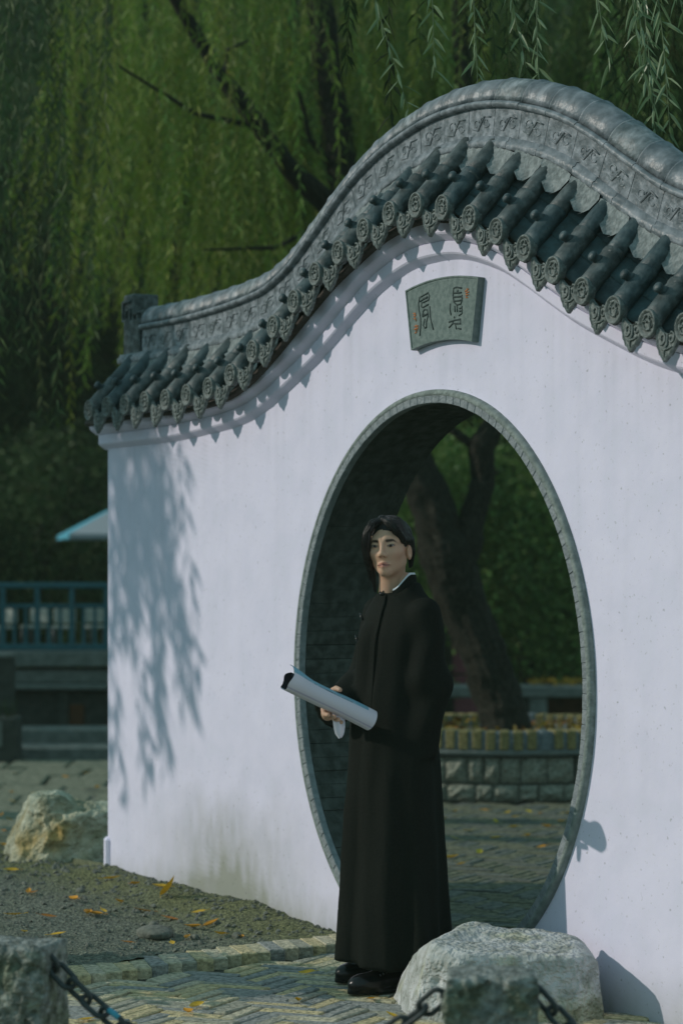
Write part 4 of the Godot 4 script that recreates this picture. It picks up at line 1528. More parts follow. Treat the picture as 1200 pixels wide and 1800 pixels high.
func build_robe(o: Node3D) -> void:
	var A := [Vector2(0.05, 0.238), Vector2(0.5, 0.212), Vector2(0.9, 0.188), Vector2(1.1, 0.172), Vector2(1.25, 0.178), Vector2(1.34, 0.172), Vector2(1.385, 0.140), Vector2(1.42, 0.096), Vector2(1.46, 0.070)]
	var Bd := [Vector2(0.05, 0.190), Vector2(0.5, 0.168), Vector2(0.9, 0.148), Vector2(1.1, 0.132), Vector2(1.25, 0.130), Vector2(1.34, 0.112), Vector2(1.385, 0.096), Vector2(1.42, 0.082), Vector2(1.46, 0.070)]
	var Cz := [Vector2(0.05, 0.040), Vector2(0.5, 0.036), Vector2(0.9, 0.030), Vector2(1.1, 0.024), Vector2(1.25, 0.014), Vector2(1.34, 0.005), Vector2(1.385, 0.0), Vector2(1.46, 0.006)]
	var steps := 160
	var ta := []
	for k in steps + 1:
		var y := 1.5 * k / steps
		ta.append(Vector3(table(A, y), table(Bd, y), table(Cz, y)))
	var wr := round_roll(0.40, 0.0, 205, 0.042 + 0.075) + Vector3(-0.045, -0.015, -0.05)
	var el := Vector3(-0.215, 1.10, 0.02)
	var cuff := el.lerp(wr, 0.93)
	var fdir := (wr - el).normalized()
	var robe := func(p: Vector3) -> float:
		var yi := clampf(p.y / 1.5 * steps, 0.0, steps - 0.001)
		var k := int(yi)
		var t: Vector3 = ta[k].lerp(ta[k + 1], yi - k)
		var lx := p.x / t.x
		var lz := (p.z - t.z) / t.y
		var phi := atan2(lz, lx)
		var low := clampf((1.15 - p.y) / 1.1, 0.0, 1.0)
		var fold := (0.010 * sin(phi * 7.0 + 1.3 + p.y * 0.8) + 0.007 * sin(phi * 12.0 + 0.4 - p.y * 1.7)) * low * (0.35 + low)
		fold += (0.0045 * sin(phi * 10.0 + p.y * 2.5) * smoothstep(0.5, 1.2, phi) + 0.003 * sin(phi * 5.0 + p.y * 9.0)) * (1.0 - low * 0.7) * smoothstep(1.38, 1.25, p.y)
		var d := (sqrt(lx * lx + lz * lz) - 1.0) * minf(t.x, t.y) * 0.95 - fold
		# flap of the side opening
		if p.y < 1.30 and phi > 1.5 and phi < 1.9: d -= 0.006 * smoothstep(0.0, 0.05, phi - 1.5) * (1.0 - smoothstep(0.28, 0.4, phi - 1.5))
		d = maxf(d, p.y - 1.456 + 0.042 * smoothstep(-0.02, 0.06, p.z))
		# left sleeve hangs, wide at the cuff
		var s := smin(cap(p, Vector3(0.165, 1.345, 0.0), Vector3(0.184, 1.10, -0.014), 0.058, 0.067), cap(p, Vector3(0.184, 1.10, -0.014), Vector3(0.150, 0.80, 0.010), 0.067, 0.056), 0.03)
		s -= 0.0075 * sin(p.y * 24.0 + p.z * 22.0 - p.x * 14.0 + sin(p.z * 30.0) * 0.9) * smoothstep(0.86, 1.05, p.y) * smoothstep(1.36, 1.22, p.y)
		s = smax(s, 0.835 + 0.12 * p.z - p.y, 0.012)
		# right sleeve bent forward
		var rr := smin(cap(p, Vector3(-0.165, 1.345, 0.0), el, 0.058, 0.068), cap(p, el, wr, 0.066, 0.062), 0.03)
		rr -= 0.005 * sin(p.y * 30.0 + p.z * 45.0) * smoothstep(1.3, 1.15, p.y)
		rr = maxf(rr, (p - cuff).dot(fdir))
		d = smin(d, s, 0.022)
		d = smin(d, rr, 0.022)
		d += noise.get_noise_3d(p.x * 5.0, p.y * 2.2, p.z * 5.0) * 0.006
		var hem := 0.105 + (0.028 if p.x < -0.10 else 0.0) - 0.02 * smoothstep(-0.05, 0.2, p.x)
		return maxf(d, hem - p.y)
	var acc := Acc.new()
	nets(acc, robe, Vector3(-0.33, 0.06, -0.22), Vector3(0.33, 1.48, 0.32), 0.0125, null, 1.7)
	var r := put("robe", acc.mesh(), M.robe, o)
	# standing collar with its white inner band, open at the front
	for lay in [[0.0615, 0.0, "collar", M.robe], [0.0575, 0.007, "collar_lining", M.white_cloth]]:
		var st := start()
		st.set_smooth_group(0)
		var rows := []
		for k in 61:
			var a := deg_to_rad(lerpf(-158.0, 158.0, k / 60.0)) - 0.0
			# a = 0 at the nape
			var front := smoothstep(1.5, 2.8, absf(a))
			var top: float = lerpf(1.482, 1.424, front) + lay[1]
			var rad: float = lay[0]
			var dir := Vector3(sin(a) * 1.02, 0, -cos(a))
			var c := Vector3(0, 0, 0.012)
			rows.append([c + dir * (rad + 0.004) + Vector3(0, 1.405, 0), c + dir * rad + Vector3(0, top - 0.004, 0), c + dir * (rad - 0.002) + Vector3(0, top, 0), c + dir * (rad - 0.006) + Vector3(0, top - 0.002, 0), c + dir * (rad - 0.006) + Vector3(0, 1.405, 0)])
		skin(st, rows)
		put(lay[2], done(st), lay[3], o, Transform3D(Basis(Vector3.UP, 0.25), Vector3.ZERO))
	# knotted cloth button at the throat and the placket seam
	var bst := start()
	tube(bst, [Vector3(0.0, 1.418, 0.088), Vector3(0.012, 1.412, 0.090), Vector3(0.024, 1.413, 0.084)], [0.005, 0.0065, 0.004], 7)
	put("throat_button", done(bst), M.shoe, o)
	var pl := start()
	var pts := []
	for k in 14:
		var y := lerpf(1.41, 0.95, k / 13.0)
		var yi := int(y / 1.5 * steps)
		var phi := 1.25 - 0.05 * k / 13.0
		pts.append(Vector3(cos(phi) * (ta[yi].x + 0.001), y, ta[yi].z + sin(phi) * (ta[yi].y + 0.002)))
	tube(pl, pts, [0.0042], 6)
	put("placket", done(pl), M.robe, o)
	for y in [1.33, 1.25]:
		var yi := int(y / 1.5 * steps)
		var phi := 2.25
		var c := Vector3(cos(phi) * ta[yi].x, y, ta[yi].z + sin(phi) * ta[yi].y)
		var ks := start()
		tube(ks, [c + Vector3(-0.014, 0.012, 0.004), c + Vector3(0, 0, 0.007), c + Vector3(0.012, -0.012, 0.006)], [0.0035, 0.006, 0.0035], 6)
		put("frog_button", done(ks), M.shoe, o)


func build_hair(o: Node3D) -> void:
	var part := Vector3(-0.008, 0.102, 0.045)
	var locks := [
		[[part, 0.010], [Vector3(-0.034, 0.084, 0.078), 0.012], [Vector3(-0.056, 0.052, 0.084), 0.0135], [Vector3(-0.064, 0.012, 0.084), 0.0150], [Vector3(-0.066, -0.038, 0.070), 0.0125], [Vector3(-0.066, -0.085, 0.050), 0.008], [Vector3(-0.066, -0.125, 0.038), 0.003]],
		[[part, 0.010], [Vector3(-0.045, 0.086, 0.045), 0.014], [Vector3(-0.068, 0.045, 0.042), 0.014], [Vector3(-0.074, -0.02, 0.020), 0.013], [Vector3(-0.070, -0.10, 0.0), 0.010], [Vector3(-0.064, -0.165, -0.005), 0.004]],
		[[part, 0.010], [Vector3(0.026, 0.086, 0.076), 0.0125], [Vector3(0.051, 0.056, 0.073), 0.0135], [Vector3(0.067, 0.022, 0.046), 0.012], [Vector3(0.077, 0.022, -0.02), 0.013], [Vector3(0.072, -0.02, -0.045), 0.013], [Vector3(0.062, -0.075, -0.055), 0.008]],
		[[Vector3(0.0, 0.0, -0.095), 0.03], [Vector3(-0.02, -0.08, -0.085), 0.028], [Vector3(-0.02, -0.135, -0.075), 0.012]]]
	var hair := func(p: Vector3) -> float:
		var d := egg(p, Vector3(0, 0.031, -0.020), Vector3(0.0785, 0.0835, 0.0985))
		var window := egg(p, Vector3(0.002, -0.045, 0.105), Vector3(0.0615, 0.113, 0.080))
		d = smax(d, -window, 0.012)
		d = smax(d, -egg(p, Vector3(0.09, -0.068, 0.012), Vector3(0.04, 0.060, 0.05)), 0.01)
		d = smax(d, -0.085 - p.y, 0.02)
		for l in locks:
			var dd := 1e9
			for k in l.size() - 1: dd = minf(dd, cap(p, l[k][0], l[k + 1][0], l[k][1], l[k + 1][1]))
			d = smin(d, dd, 0.014)
		var a := atan2(p.x - part.x, p.z - part.z + 0.03)
		return d + 0.0016 * sin(a * 46.0 + p.y * 60.0) + noise.get_noise_3d(p.x * 18.0, p.y * 9.0, p.z * 18.0) * 0.005
	var acc := Acc.new()
	nets(acc, hair, Vector3(-0.115, -0.19, -0.14), Vector3(0.115, 0.155, 0.12), 0.0040, null, 1.6)
	var hb := (Basis(Vector3.UP, HEAD_TURN) * Basis(Vector3.RIGHT, -0.01) * Basis(Vector3.BACK, 0.05)).scaled(Vector3.ONE * 0.965)
	var h := put("hair", acc.mesh(), M.hair, o, Transform3D(hb, HEAD))
	# loose strands
	var st := start()
	for k in 150:
		var l: Array = locks[k % 3]
		var off := Vector3(rng.randf_range(-1, 1), rng.randf_range(-0.4, 0.4), rng.randf_range(-1, 1)).normalized()
		var pts := []
		for j in l.size(): pts.append(l[j][0] + off * (l[j][1] * rng.randf_range(0.92, 1.25)) + Vector3(0, 0, 0.0))
		if k % 3 == 0 and k < 30:
			pts[pts.size() - 1] += Vector3(rng.randf_range(-0.006, 0.014), rng.randf_range(-0.03, 0.02), rng.randf_range(-0.005, 0.012))
		tube(st, pts, [0.0013, 0.0014, 0.0013, 0.0011, 0.0009, 0.0006], 4, false)
	put("strands", done(st), M.hair, h)


func build_paper() -> void:
	var o := thing("rolled_paper", "pale rolled newspaper with a teal printed band, held in the person's hand", "newspaper", MAN + ROLL_A)
	var f := roll_frame()
	var L := ROLL_A.distance_to(ROLL_B)
	var acc := Acc.new()
	var na := 90
	var nt := 120
	for j in nt + 1:
		var t := j / float(nt)
		for k in na + 1:
			var q := k / float(na)
			# from the outer free edge (q = 0) inwards, 1.75 turns
			var a := deg_to_rad(118.0 - 630.0 * q)
			var flare := smoothstep(0.72, 1.0, t) * exp(-q * 7.0)
			var r := 0.0400 + flare * 0.016 - 0.016 * q + 0.0012 * sin(t * 7.0 + q * 9.0)
			var sq := 1.0 - 0.10 * sin(a) * sin(a)
			var skew := -0.040 * maxf(0.0, q - 0.6) + flare * 0.006 + 0.004 * sin(q * 40.0) * (1.0 if j == nt else 0.0)
			var p: Vector3 = ROLL_A + f[0] * (L * t + skew * (1.0 if t > 0.5 else 0.2)) + (f[1] * cos(a) * r * sq + f[2] * sin(a) * r)
			acc.v.append(p)
			acc.n.append(Vector3.ZERO)
			var c := Color(1, 1, 1)
			var deg := 118.0 - 630.0 * q
			if deg > 48.0 and t > 0.10:
				c = Color(0.30, 0.62, 0.70)
				if deg < 66.0 and t < 0.86 and t > 0.25:
					c = Color(0.42, 0.70, 0.76)
					if deg > 51.0 and deg < 62.0 and fmod(t * 61.0, 1.0) < 0.62 and noise.get_noise_2d(t * 160.0, deg) > -0.25: c = Color(0.05, 0.16, 0.21)
			elif q > 0.36 and t > 0.5: c = Color(0.05, 0.05, 0.06)  # hollow of the roll, the shade inside put into the sheet colour
			elif deg < -26.0 and deg > -31.0: c = Color(0.62, 0.60, 0.78)
			elif deg < -250.0 and deg > -420.0 and int(deg / 4.0) % 3 == 0 and fmod(t * 33.0 + floor(deg / 4.0) * 0.37, 1.0) < 0.75: c = Color(0.45, 0.46, 0.5)
			acc.c.append(c)
	for j in nt:
		for k in na:
			var a := j * (na + 1) + k
			acc.quad(a, a + na + 1, a + na + 2, a + 1)
	put("roll", acc.mesh(), M.sheet, o, Transform3D(Basis(), -ROLL_A))
	# edge of the inner leaf drooping in a loop below the hand
	var st := start()
	st.set_smooth_group(0)
	var rows := []
	var c0 := round_roll(0.335, 0.0, 250, 0.036)
	for k in 13:
		var q := k / 12.0
		var half := 0.026 * pow(maxf(0.0, 1.0 - pow(q, 3.0)), 0.5) + 0.0005
		var row := []
		for j in 9:
			var e := j / 4.0 - 1.0
			row.append(c0 + f[0] * (e * half) + Vector3(0, 0.02 - 0.098 * q, 0) + f[1] * (0.012 * cos(e * 1.5) + 0.012 * sin(q * 2.6)))
		rows.append(row)
	skin(st, rows)
	var rim := []
	for r in rows: rim.append(r[0])
	tube(st, rim, [0.0022], 5)
	put("drooping_leaf", done(st), M.sheet, o, Transform3D(Basis(), -ROLL_A))


# ---------------------------------------------------------------- behind the gate
const TREE_C := Vector3(-6.97, 0, -4.63)


func build_planter() -> void:
	var o := thing("tree_planter", "round stone planter capped with yellow bricks on edge round the leaning willow", "planter", TREE_C)
	var st := start()
	lathe(st, [Vector2(1.045, -0.05), Vector2(1.045, 0.295)], 72)
	put("core", done(st), M.mortar, o)
	st = start()
	lathe(st, [Vector2(1.06, 0.298), Vector2(1.10, 0.302), Vector2(1.105, 0.335), Vector2(1.09, 0.34)], 72)
	put("ledge", done(st), M.concrete, o)
	for course in 2:
		var y0: float = [0.0, 0.122][course]
		var hh: float = [0.116, 0.170][course]
		var a := 0.02 + course * 0.11
		while a < TAU + course * 0.11 - 0.07:
			var wd := minf(rng.randf_range(0.11, 0.22), (TAU + course * 0.11 - a) * 1.08)
			var da := wd / 1.08
			var s := start()
			var mid := a + da / 2
			var p := Vector3(cos(mid), 0, sin(mid)) * 1.045
			# bulging dressed face
			s.set_smooth_group(-1)
			var bas := Basis(Vector3.UP, -mid + PI / 2)
			var w2 := wd / 2 - 0.006
			var h2 := hh / 2 - 0.005
			var rows := []
			for r in 5:
				var row := []
				for c in 6:
					var u := c / 2.5 - 1.0
					var v := r / 2.0 - 1.0
					var edge := (1.0 - pow(absf(u), 4.0)) * (1.0 - pow(absf(v), 4.0))
					row.append(Vector3(u * w2, v * h2, 0.008 + edge * (0.030 + rng.randf_range(-0.014, 0.016))))
				rows.append(row)
			skin(s, rows)
			block(s, Vector3(w2 * 2, h2 * 2, 0.05), 0.004, Transform3D(Basis(), Vector3(0, 0, -0.017)))
			put("stone_block", done(s), M.planter_stone, o, Transform3D(bas, p + Vector3(0, y0 + hh / 2, 0)))
			a += da
	var cap_st := start()
	block(cap_st, Vector3(0.062, 0.126, 0.16), 0.007, Transform3D(), 0.002)
	var cm := done(cap_st)
	var n := 78
	for k in n:
		var a := TAU * k / n
		put("coping_brick", cm, M.blue_brick if k % 11 == 4 else M.yellow_brick, o, Transform3D(Basis(Vector3.UP, -a + PI / 2) * Basis(Vector3.BACK, rng.randf_range(-0.02, 0.02)), Vector3(cos(a) * 1.03, 0.402 + rng.randf_range(-0.004, 0.004), sin(a) * 1.03)))
	st = start()
	lathe(st, [Vector2(1.10, 0.335), Vector2(1.092, 0.455), Vector2(1.0, 0.458), Vector2(0.96, 0.455), Vector2(0.95, 0.34)], 72)
	put("mortar_bed", done(st), M.blue_brick, o)
	st = start()
	lathe(st, [Vector2(0.95, 0.2), Vector2(0.94, 0.37), Vector2(0.4, 0.40), Vector2(0.02, 0.41)], 40)
	put("planting_soil", done(st), M.soil, o)
	scatter_stuff("leaf_litter", leaf_shape(1), M.fallen, 150, func():
		var a := rng.randf() * TAU
		var r := sqrt(rng.randf()) * 0.92
		return Transform3D(Basis.from_euler(Vector3(rng.randf_range(-0.7, 0.7), rng.randf() * TAU, rng.randf_range(-0.7, 0.7))).scaled(Vector3.ONE * rng.randf_range(0.6, 1.1)), Vector3(cos(a) * r, 0.41 + rng.randf() * 0.025, sin(a) * r)), o, func(): return [Color(0.5, 0.5, 0.5), Color(0.3, 0.2, 0.2), Color(0.22, 0.26, 0.3)][rng.randi() % 3])
	# low stone bench and a pinkish kiosk panel farther off
	var b := thing("stone_bench", "dark stone bench with fallen leaves on its seat, behind the round planter", "bench", loc(1.35, 0, 25.0), 1.077)
	st = start()
	block(st, Vector3(2.7, 0.10, 0.46), 0.012, Transform3D(Basis(), Vector3(0, 0.40, 0)))
	put("seat", done(st), M.concrete, b)
	for x in [-1.1, 0.42, 1.2]:
		st = start()
		block(st, Vector3(0.16, 0.36, 0.40), 0.012, Transform3D(Basis(), Vector3(x, 0.17, 0)))
		put("leg", done(st), M.concrete, b)
	st = start()
	block(st, Vector3(0.5, 0.30, 0.03), 0.004, Transform3D(Basis(), Vector3(0.72, 0.18, -0.16)))
	put("back_panel", done(st), M.rust, b)
	scatter_stuff("leaf_litter", leaf_shape(2), M.fallen, 70, func(): return Transform3D(Basis.from_euler(Vector3(rng.randf_range(-0.7, 0.7), rng.randf() * TAU, rng.randf_range(-0.7, 0.7))), Vector3(rng.randf_range(0.35, 1.2), 0.46 + rng.randf() * 0.03, rng.randf_range(-0.2, 0.2))), b, func(): return [Color(0.55, 0.55, 0.5), Color(0.3, 0.35, 0.3)][rng.randi() % 2])
	var k := thing("notice_stand", "maroon boarded stand beyond the leaning willow trunk", "stand", loc(1.12, 0, 27.0), 1.077)
	for r in 4:
		st = start()
		block(st, Vector3(0.62, 0.20, 0.04), 0.006, Transform3D(Basis(), Vector3(0, 0.14 + r * 0.222, 0)))
		put("board", done(st), M.pink, k)
	for x in [-0.27, 0.27]:
		st = start()
		block(st, Vector3(0.05, 0.96, 0.05), 0.006, Transform3D(Basis(), Vector3(x, 0.46, -0.05)))
		put("post", done(st), M.metal, k)


# ---------------------------------------------------------------- terrace on the left
func build_terrace() -> void:
	var w := thing("terrace_wall", "dark stone terrace wall with two ledges under the teal railing", "wall", loc(-4.6, 0, 24.3), 1.077)
	var parts := [[Vector3(9, 0.60, 0.5), Vector3(0, 0.13, -0.12), "dark_wall", "wall_base"], [Vector3(9.05, 0.05, 0.62), Vector3(0, 0.475, -0.02), "concrete", "ledge"], [Vector3(9, 0.12, 0.5), Vector3(0, 0.562, -0.10), "concrete", "course"], [Vector3(9, 0.13, 0.56), Vector3(0, 0.715, -0.06), "concrete", "coping"]]
	for p in parts:
		var st := start()
		block(st, p[0], 0.012, Transform3D(Basis(), p[1]))
		put(p[3], done(st), M[p[2]], w)
	for x in [0.55, 1.35, 2.15, 2.95]:
		var st := start()
		block(st, Vector3(0.10, 0.46, 0.06), 0.008, Transform3D(Basis(), Vector3(x + 0.02, 0.215, 0.155)))
		put("pilaster", done(st), M.dark_wall, w)
	for x in [2.30]:
		var st := start()
		block(st, Vector3(0.22, 0.30, 0.03), 0.006, Transform3D(Basis(), Vector3(x - 0.06, 0.17, 0.14)))
		put("door", done(st), M.rust, w)
	var r := thing("terrace_railing", "teal painted wooden railing along the terrace", "railing", loc(-4.6, 0.785, 24.15), 1.077)
	for q in [[0.575, 0.05, 0.09, "top_rail"], [0.395, 0.035, 0.05, "middle_rail"], [0.035, 0.055, 0.07, "bottom_rail"]]:
		var st := start()
		block(st, Vector3(9, q[1], q[2]), 0.008, Transform3D(Basis(), Vector3(0, q[0], 0)))
		put(q[3], done(st), M.teal, r)
	var pst := start()
	block(pst, Vector3(0.045, 0.52, 0.05), 0.006, Transform3D(Basis(), Vector3(0, 0.30, 0.012)))
	var pm := done(pst)
	var bst := start()
	block(bst, Vector3(0.028, 0.33, 0.022), 0.004)
	var bm := done(bst)
	for k in 30:
		var x := -4.4 + 0.302 * k
		put("rail_post", pm, M.teal, r, Transform3D(Basis(), Vector3(x, 0, 0)))
		for j in 2: put("baluster", bm, M.teal, r, Transform3D(Basis(), Vector3(x + 0.10 * (j + 1), 0.215, 0)))
	# pale seats seen between the balusters
	for k in 5:
		var c := thing("terrace_chair", ["leftmost", "second from the left", "middle", "fourth from the left", "rightmost"][k] + " of the pale chairs behind the teal railing", "chair", loc(-3.05 + 0.28 * k, 0.78, 24.75 + 0.2 * (k % 2)), 1.077 + 0.4 * (k - 2), "chairs on the terrace")
		for q in [[Vector3(0.20, 0.03, 0.20), Vector3(0, 0.20, 0), "seat"], [Vector3(0.20, 0.13, 0.025), Vector3(0, 0.30, -0.1), "backrest"]]:
			var st := start()
			block(st, q[0], 0.008, Transform3D(Basis(), q[1]))
			put(q[2], done(st), M.pale_stone, c)
		for x in [-0.085, 0.085]:
			for z in [-0.085, 0.085]:
				var st := start()
				tube(st, [Vector3(x, 0, z), Vector3(x, 0.2, z)], [0.012], 6)
				put("leg", done(st), M.metal, c)
	# planter box and pillar at the edge of the picture
	var b := thing("planter_box", "dark planter box with a grey panel at the foot of the terrace", "planter", loc(-2.72, 0, 21.6), 1.077)
	var st := start()
	block(st, Vector3(0.40, 0.36, 0.4), 0.015, Transform3D(Basis(), Vector3(0, 0.17, 0)))
	put("box", done(st), M.dark_wall, b)
	st = start()
	block(st, Vector3(0.24, 0.19, 0.02), 0.004, Transform3D(Basis(), Vector3(-0.03, 0.22, 0.205)))
	put("panel", done(st), M.concrete, b)
	st = start()
	for k in 40:
		var a := rng.randf() * TAU
		var l := rng.randf_range(0.06, 0.16)
		var base := Vector3(rng.randf_range(-0.16, 0.16), 0.34, rng.randf_range(-0.16, 0.16))
		tube(st, [base, base + Vector3(cos(a) * 0.03, l, sin(a) * 0.03)], [0.005, 0.001], 4)
	put("grass_tuft", done(st), M.leaf_dark, b)
	var p := thing("stone_pillar", "short dark pillar with a pale cap beside the terrace wall", "pillar", loc(-2.85, 0, 22.9), 1.077)
	st = start()
	block(st, Vector3(0.26, 0.78, 0.26), 0.012, Transform3D(Basis(), Vector3(0, 0.38, 0)))
	put("shaft", done(st), M.dark_wall, p)
	st = start()
	block(st, Vector3(0.30, 0.04, 0.30), 0.01, Transform3D(Basis(), Vector3(0, 0.79, 0)))
	put("capstone", done(st), M.concrete, p)
	# garden parasol beyond
	var u := thing("parasol", "teal and pale garden parasol showing past the left end of the wall", "parasol", loc(-2.18, 0, 30.4), 1.077)
	var R := 1.25
	var cor := []
	for k in 4:
		var a := deg_to_rad(125.0 + 90.0 * k)
		cor.append(Vector3(cos(a) * R, 1.88, sin(a) * R))
	var top := Vector3(0, 2.36, 0)
	for k in 4:
		st = start()
		st.set_smooth_group(-1)
		var a: Vector3 = cor[k]
		var c: Vector3 = cor[(k + 1) % 4]
		tri(st, top, c, a)
		quad(st, a, c, c - Vector3(0, 0.05, 0), a - Vector3(0, 0.05, 0))
		put("canopy_panel", done(st), M.canopy if k % 2 == 0 else M.canopy_pale, u)
		st = start()
		tube(st, [top - Vector3(0, 0.02, 0), a - Vector3(0, 0.012, 0)], [0.012], 6)
		put("rib", done(st), M.metal, u)
	st = start()
	tube(st, [Vector3(0, 0, 0), Vector3(0, 2.37, 0)], [0.025], 10)
	put("pole", done(st), M.metal, u)
	st = start()
	lathe(st, [Vector2(0.28, 0.0), Vector2(0.26, 0.07), Vector2(0.05, 0.09)], 20)
	put("foot", done(st), M.dark_wall, u)


# ---------------------------------------------------------------- trees
func strand_mesh(length: float, sd: int, leaf := 0.085, wide := 0.0075, step := 0.030, fine := false) -> ArrayMesh:
	var r := RandomNumberGenerator.new()
	r.seed = sd
	var st := start()
	st.set_smooth_group(-1)
	var bend := r.randf_range(0.05, 0.22)
	var ph := r.randf() * TAU
	var at := func(y: float) -> Vector3:
		var q := y / length
		return Vector3(bend * sqrt(q) * cos(ph) + 0.03 * sin(q * 5.0 + sd), -y, bend * sqrt(q) * sin(ph) + 0.03 * cos(q * 4.0 + sd))
	var pts := []
	for k in 9: pts.append(at.call(length * k / 8.0))
	tube(st, pts, [0.0035, 0.003, 0.003, 0.0025, 0.0025, 0.002, 0.002, 0.0015, 0.001], 3, false)
	st.set_smooth_group(-1)
	var y := 0.05
	var k := 0
	while y < length:
		var p: Vector3 = at.call(y)
		var a := k * 2.4 + r.randf_range(-0.6, 0.6)
		var out := Vector3(cos(a), 0, sin(a))
		var droop := r.randf_range(0.5, 2.2)
		var d := (out + Vector3.DOWN * droop).normalized()
		var s := d.cross(Vector3(r.randf_range(-1, 1), r.randf_range(-0.4, 0.4), r.randf_range(-1, 1))).normalized()
		var l := leaf * r.randf_range(0.65, 1.2)
		var w := wide * r.randf_range(0.8, 1.2)
		var m := p + d * l * 0.4 + out * 0.004
		var tip := p + d * l + Vector3.DOWN * l * 0.12
		if fine:
			# lance-shaped blade, folded a little along its rib
			var nrm := d.cross(s).normalized() * w * 0.5
			var c1 := p + d * l * 0.3
			var c2 := p + d * l * 0.68 + Vector3.DOWN * l * 0.05
			for e in [-1.0, 1.0]:
				var b1: Vector3 = c1 + s * w * e + nrm
				var b2: Vector3 = c2 + s * w * 0.8 * e + nrm
				tri(st, p, b1, c1)
				quad(st, c1, b1, b2, c2)
				tri(st, c2, b2, tip)
		else:
			tri(st, p, m + s * w, tip)
			tri(st, p, tip, m - s * w)
		y += step * r.randf_range(0.7, 1.3)
		k += 1
	return done(st)


func clump_mesh(sd: int, n := 30, rad := 0.26, leaf := 0.085) -> ArrayMesh:
	var r := RandomNumberGenerator.new()
	r.seed = sd
	var st := start()
	st.set_smooth_group(-1)
	for k in n:
		var p := Vector3(r.randfn(), r.randfn(), r.randfn()).limit_length(1.7) * rad * 0.55
		var d := (p.normalized() + Vector3(r.randf_range(-1, 1), r.randf_range(-1.2, 0.5), r.randf_range(-1, 1))).normalized()
		var s := d.cross(Vector3(r.randf_range(-1, 1), r.randf_range(-1, 1), r.randf_range(-1, 1))).normalized()
		var l := leaf * r.randf_range(0.7, 1.3)
		var w := l * 0.26
		tri(st, p, p + d * l * 0.5 + s * w, p + d * l)
		tri(st, p, p + d * l, p + d * l * 0.5 - s * w)
	return done(st)


func leafy_tree(called: String, label: String, at: Vector3, height: float, crown_c: Vector3, crown_r: Vector3, n: int, m: Material, group := "", cat := "tree", leaf := 0.07) -> Node3D:
	var t := thing(called, label, cat, at, 0.0, group)
	var st := start()
	var r0 := clampf(height * 0.03, 0.04, 0.22)
	tube(st, [Vector3(0, -0.1, 0), Vector3(0.06, height * 0.25, 0.05), Vector3(-0.05, height * 0.55, 0.02), crown_c + Vector3(0, crown_r.y * 0.3, 0)], [r0, r0 * 0.8, r0 * 0.6, r0 * 0.2], 9)
	put("trunk", done(st), M.bark, t)
	st = start()
	for k in 7:
		var a := k * 2.4
		var e := crown_c + Vector3(cos(a) * crown_r.x, rng.randf_range(-0.3, 0.7) * crown_r.y, sin(a) * crown_r.z) * 0.75
		var b := Vector3(0, height * rng.randf_range(0.3, 0.55), 0)
		tube(st, [b, b.lerp(e, 0.5) + Vector3(0, 0.2, 0), e], [r0 * 0.4, r0 * 0.25, r0 * 0.08], 6)
	put("limbs", done(st), M.bark, t)
	# foliage gathered in uneven masses
	var masses := []
	for k in 14:
		var v := Vector3(rng.randfn(), rng.randfn() * 0.8, rng.randfn()).normalized() * rng.randf_range(0.45, 0.95)
		masses.append([crown_c + v * crown_r, rng.randf_range(0.28, 0.5)])
	scatter_stuff("crown", clump_mesh(rng.randi() % 9999, 36, 0.26, leaf), m, n, func():
		var q: Array = masses[rng.randi() % masses.size()]
		var v: Vector3 = Vector3(rng.randfn(), rng.randfn() * 0.7, rng.randfn()).limit_length(1.9) * float(q[1]) * 0.55
		return Transform3D(Basis.from_euler(Vector3(rng.randf() * TAU, rng.randf() * TAU, 0)).scaled(Vector3.ONE * rng.randf_range(0.8, 1.5)), q[0] + v * crown_r), t, func():
		var g := rng.randf_range(0.7, 1.35)
		return Color(g * rng.randf_range(0.85, 1.2), g, g * rng.randf_range(0.8, 1.1)))
	return t


func hang(t: Node3D, called: String, meshes: Array, m: Material, spots: Array) -> void:
	for k in meshes.size():
		var mine := []
		for j in spots.size():
			if j % meshes.size() == k: mine.append(spots[j])
		scatter_stuff(called, meshes[k], m, mine.size(), func(): return mine.pop_back(), t, func():
			var g := rng.randf_range(0.75, 1.3)
			return Color(g * rng.randf_range(0.9, 1.35), g, g * rng.randf_range(0.7, 1.1)))


